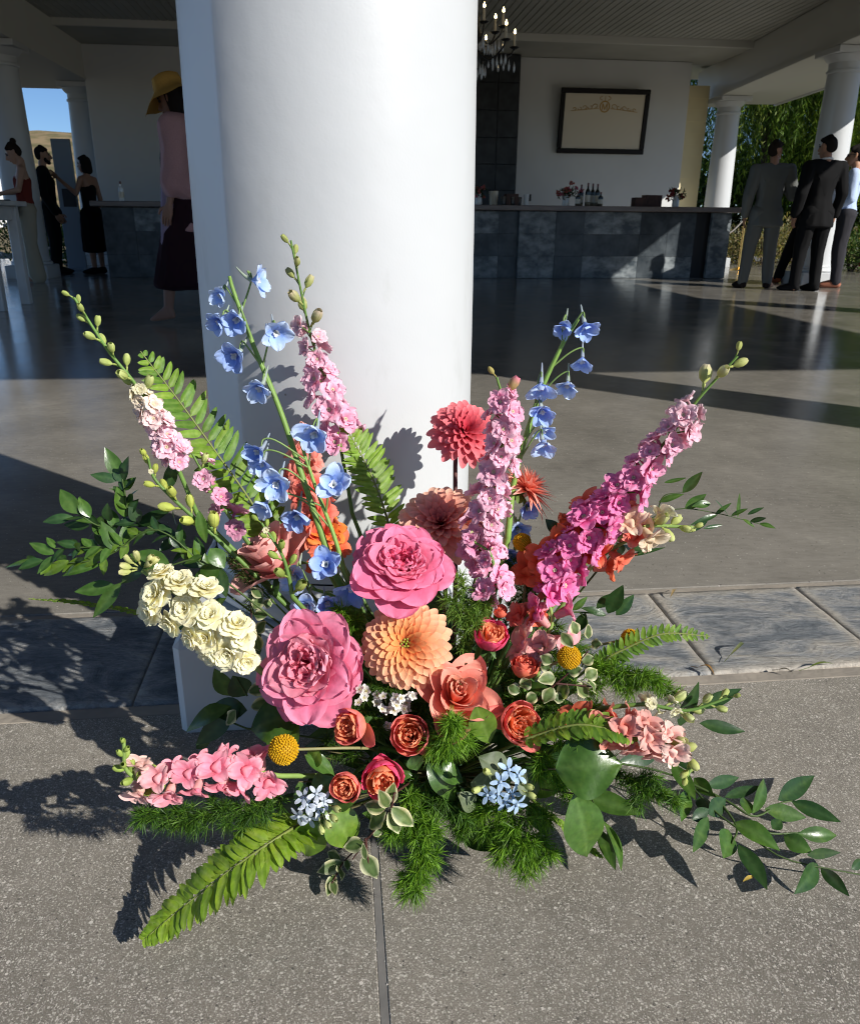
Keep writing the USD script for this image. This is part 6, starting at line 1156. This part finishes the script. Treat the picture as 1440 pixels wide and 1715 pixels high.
# feathery asparagus fern: plumes of fine needles
def plume(label, spines, Y, seed, L=17, per=15, cols=((.12, .26, .016), (.19, .36, .03), (.07, .17, .012)), zz=None, step=6.0, group='feathery asparagus fern plumes', wid=.0009, thin=1.0, rad=1.0):
    rs = np.random.RandomState(seed); P0 = spines[0][0]; pt = lambda p: atz(p[0], p[1], p[2]) if len(p) == 3 and zz else at(p[0], p[1], p[2] if len(p) == 3 else Y)
    t = T('asparagus_fern', label, 'fern', pt(P0), group); ps, ds, ls, cs = [], [], [], []
    for k, s in enumerate(spines):
        Q = spline([pt(p) for p in s], 40); stem(t, np.vstack([spline([HEART, Q[0]], 3)[:-1], Q]) if k == 0 else Q, .0014, .0006, (.10, .18, .03), 5); ln = np.linalg.norm(np.diff(Q, axis=0), axis=1).sum(); per_ = int(per * 1.7); m = max(4, int(ln / size(step * .8, Q[20])))
        for i in range(m):
            u = (i + rs.rand()) / m; j = min(38, int(u * 39)); o = Q[j]; tg = nrm(Q[j + 1] - Q[j])
            side = nrm(perp(tg, rs.uniform(0, 6.28))); tw = o + side * size(L * .8 * rad, o) * rs.uniform(0, .9) * (1 - .5 * u)   # whorls on short side twigs
            for n_ in range(per_):
                d = nrm(rs.normal(size=3) + side * .55 + tg * .55); ps.append(tw); ds.append(d); ls.append(size(L, o) * rs.uniform(.55, 1.1)); cs.append(np.asarray(cols[rs.randint(len(cols))]) * rs.uniform(.8, 1.25))
    ps, ds, ls, cs = np.array(ps), np.array(ds), np.array(ls), np.array(cs); n = len(ps)
    sd = np.cross(ds, rs.normal(size=(n, 3))); sd /= np.linalg.norm(sd, axis=1, keepdims=True); up = np.cross(ds, sd); bend = ds * .5 * ls[:, None] + np.array([0, 0, -.08]) * ls[:, None]
    e = ps + ds * ls[:, None] + np.array([0, 0, -.22]) * ls[:, None]; e[:, 2] = np.maximum(e[:, 2], .003); mid = ps + bend; mid[:, 2] = np.maximum(mid[:, 2], .003)
    w = wid * .5; v = np.stack([ps + sd * w, ps - sd * w, mid + sd * w, mid - sd * w, e], 1).reshape(-1, 3); k = np.arange(n)[:, None] * 5
    f = np.vstack([k + [0, 1, 3], k + [0, 3, 2], k + [2, 3, 4]]); t.put('needles', (v, f), 'leaf_matt', False, np.repeat(cs, 5, 0), kind='stuff')
plume('feathery asparagus plume hanging over the concrete at the front centre', [[(690, 1330, .83), (700, 1390, .80), (705, 1450, .775), (690, 1508, .76)], [(690, 1370, .81), (650, 1400, .79)], [(700, 1420, .79), (730, 1440, .78)], [(695, 1390, .80), (735, 1390, .80)], [(700, 1460, .775), (672, 1480, .77)]], None, 151, 30, 16, step=2.6)
plume('feathery asparagus plume like a brush under the salmon tea rose', [[(745, 1262, .84), (752, 1225, .82), (758, 1205, .81)], [(750, 1245, .83), (785, 1235, .82)], [(748, 1250, .83), (720, 1240, .82)]], None, 152, 32, 16, step=2.2)
plume('feathery asparagus plume below the sky blue tweedia, spread on the concrete', [[(850, 1340, .84), (865, 1400, .80), (900, 1450, .785)], [(850, 1360, .83), (805, 1395, .81)], [(870, 1400, .80), (930, 1430, .79)], [(860, 1380, .81), (830, 1440, .79)], [(880, 1360, .82), (925, 1370, .81)], [(870, 1420, .795), (880, 1465, .78)], [(840, 1350, .83), (770, 1370, .82)]], None, 153, 30, 15, step=3.2)
plume('feathery asparagus plume at right over the slate and concrete', [[(985, 1120, .92), (1050, 1125, .91), (1140, 1165, .89)], [(1030, 1130, .91), (1060, 1160, .90)], [(1060, 1130, .90), (1110, 1135, .90)]], None, 154, 25, 14, step=2.6)
plume('feathery asparagus plume between the two garden roses', [[(590, 1090, .93), (580, 1050, .93), (568, 1015, .93)], [(585, 1070, .93), (600, 1030, .93)]], None, 155, 27, 15, step=2.6)
plume('feathery asparagus plume under the pink snapdragon', [[(470, 1340, .82), (390, 1365, .79), (300, 1375, .77), (225, 1362, .76)], [(380, 1360, .79), (350, 1345, .79)], [(440, 1350, .80), (400, 1385, .79)], [(330, 1370, .78), (290, 1355, .775)]], None, 156, 27, 15, step=3.0, cols=((.05, .13, .012), (.09, .19, .02), (.03, .08, .01)))
DILL = ((.13, .24, .03), (.18, .30, .05), (.08, .16, .02))
plume('wispy bright green dill like sprig above the salmon tea rose', [[(775, 1090, .93), (780, 1030, .94), (770, 960, .95)], [(780, 1050, .94), (820, 1000, .95)], [(780, 1040, .94), (745, 1000, .94)], [(785, 1060, .93), (800, 980, .95)]], None, 157, 22, 9, DILL, step=2.0, wid=.0009)
plume('dark feathery plume behind the upright yellow ball', [[(850, 1060, 1.0), (880, 990, 1.02), (895, 930, 1.03)], [(880, 990, 1.02), (915, 985, 1.02)], [(875, 960, 1.02), (850, 940, 1.02)], [(870, 1020, 1.01), (910, 1040, 1.0)]], None, 158, 25, 13, ((.04, .10, .012), (.07, .15, .02)), step=3.0)
plume('feathery plume low on the right beneath the orange snapdragon', [[(1010, 1280, .86), (1080, 1320, .82), (1140, 1345, .80)], [(1050, 1310, .83), (1100, 1300, .82)], [(1080, 1320, .82), (1060, 1350, .81)]], None, 159, 24, 13, ((.05, .13, .015), (.09, .19, .02)), step=3.0)
plume('feathery plume around the very large round leaf', [[(900, 1270, .83), (930, 1300, .81), (955, 1340, .80)], [(905, 1260, .83), (900, 1310, .82)], [(930, 1250, .83), (980, 1235, .82)], [(960, 1200, .86), (1010, 1185, .85)]], None, 160, 24, 12, step=2.8)
plume('feathery plume behind the cream stock stem', [[(450, 1000, .97), (410, 960, .98), (380, 930, .98)], [(430, 980, .97), (420, 1020, .96)]], None, 161, 20, 9, ((.08, .13, .03), (.12, .18, .05)), step=3.4)
plume('dark feathery filling around the wax flowers', [[(560, 1200, .88), (620, 1150, .88), (690, 1150, .88)], [(600, 1180, .88), (640, 1230, .86)], [(540, 1240, .88), (600, 1270, .85)], [(700, 1200, .88), (720, 1150, .88)]], None, 162, 24, 12, ((.04, .10, .01), (.07, .15, .016)), step=3.2)
plume('feathery plume among the stems right of the salmon tea rose', [[(850, 1180, .90), (880, 1120, .92), (900, 1060, .94)], [(870, 1150, .90), (840, 1120, .91)], [(890, 1100, .92), (930, 1090, .92)], [(860, 1170, .90), (920, 1180, .88)], [(900, 1190, .88), (960, 1190, .87)]], None, 163, 24, 11, ((.05, .12, .012), (.08, .17, .018)), step=3.0)
plume('feathery plume behind the cream edged sprig, over the slate', [[(930, 1130, .94), (960, 1080, .95), (1000, 1120, .94)], [(960, 1160, .90), (1010, 1150, .90)], [(900, 1080, .95), (940, 1050, .96)]], None, 164, 24, 11, ((.06, .14, .015), (.10, .20, .02)), step=3.0)
plume('dark feathery filling at the front between the lilac and blue tweedia', [[(730, 1310, .84), (760, 1370, .82), (775, 1400, .81)], [(745, 1330, .83), (720, 1370, .82)], [(760, 1350, .82), (800, 1380, .82)], [(700, 1300, .84), (680, 1340, .83)]], None, 165, 26, 13, ((.04, .10, .01), (.07, .16, .016)), step=3.0)
salal('dark leaves low between the lilac and blue tweedia', [(720, 1300, 745, 1375, 40), (745, 1310, 790, 1385, 38), (700, 1330, 715, 1395, 34), (690, 1300, 655, 1340, 34), (770, 1320, 812, 1370, 36)], 129, Y=.845, cols=(DG,))
salal('dark leaves low under the pink snapdragon stem', [(470, 1300, 430, 1345, 36), (500, 1330, 465, 1385, 36), (520, 1300, 545, 1345, 34)], 130, Y=.85, cols=(DG,))
# hidden dish with moss and dark filler leaves that close the middle
dp = np.array([.03, 1.03, 0.0]); ds_ = T('flower_dish', 'low dark dish under the arrangement, filled with wet floral foam', 'dish', dp)
ds_.put('bowl', lathe([(0, .003), (.06, .003), (.075, .01), (.084, .04), (.086, .045), (.08, .043), (.07, .02), (0, .015)], dp, 40), 'bar_void', 40)
ds_.put('foam', cbox(dp + [-.06, -.05, .016], dp + [.06, .05, .085], .02), 'foam_green', False)
rsf = np.random.RandomState(170)
FILL = ['dark filler leaves on the right behind the variegated sprig', 'dark filler leaves behind the ball flower on the upright stalk', 'dark filler leaves at the back under the dusky dahlia', 'dark filler leaves at the back under the flame orange bloom', 'dark filler leaves behind the loose salmon rose', 'dark filler leaves behind the left pink garden rose', 'dark filler leaves between the plinth and the pink snapdragon', 'dark filler leaves under the apricot spray roses', 'dark filler leaves at the front under the sky blue tweedia', 'dark filler leaves at the right front under the wide open spray rose']
for g in range(10):
    a = g * 2 * PI / 10; t = T('filler_greens', FILL[g], 'leaf', HEART)
    for k in range(20):
        el_ = rsf.uniform(.02, 1.9); d = nrm(np.array([math.cos(a + rsf.uniform(-.5, .5)) * 1.0, math.sin(a + rsf.uniform(-.5, .5)) * .75, el_])); r = rsf.uniform(.07, .17) * (1 + .5 * min(1, el_ / 1.5)); b = HEART + d * r; L = rsf.uniform(.05, .085); e = b + nrm(d + rsf.normal(size=3) * .55) * L; e[2] = max(e[2], .012); b[2] = max(b[2], .012)
        v, f, C = leaf(b, e, nrm(np.array([0, -.5, .8]) + rsf.normal(size=3) * .4), rsf.uniform(.02, .038), rsf, (DG, DG, MG)[rsf.randint(3)], .15, .06); t.put('leaf', (v, f), 'leaf_gloss', True, C); stem(t, np.array([HEART, b]), .0013, .0009, (.06, .08, .03), 5)
# litter on the floor
def litter(label, px0, py0, px1, py1, w, c, seed, bend=.25):
    rs = np.random.RandomState(seed); a, b = atz(px0, py0, .012), atz(px1, py1, .010); v, f, C = leaf(a, b, np.array([.2, 0, 1.]) + rs.normal(size=3) * .3, size(w, a), rs, (c, np.array(c) * 1.3), .4, bend, nu=7, nv=3); v[:, 2] = np.maximum(v[:, 2], .006); t = T('fallen_leaf', label, 'leaf', a); t.put('blade', (v, f), 'leaf_matt', True, C); t.put('stalk', tube(np.array([a, a + (a - b) * .4 + [0, 0, -.004]]), .0007, 4), 'leaf_matt', True, np.tile(c, (10, 1)))
litter('curled dry brown leaf on the slate edge', 1168, 1118, 1196, 1130, 10, (.24, .13, .04), 1, .3)
litter('short yellow leaf on the concrete under the long branch', 1262, 1468, 1244, 1477, 6, (.5, .36, .08), 2, .1)
litter('small dark leaf scrap on the slate near the right edge', 1222, 1098, 1243, 1080, 5, (.10, .12, .05), 3, .3)
litter('thin green blade on the slate lower edge', 1355, 1118, 1396, 1112, 5, (.12, .17, .04), 4, .1)
litter('thin pale twig leaf on the floor edge', 1130, 988, 1122, 1001, 4, (.22, .16, .08), 5, .2)
litter('dark dry scrap on the slate lower edge', 1303, 1122, 1328, 1128, 5, (.08, .07, .05), 6, .2)
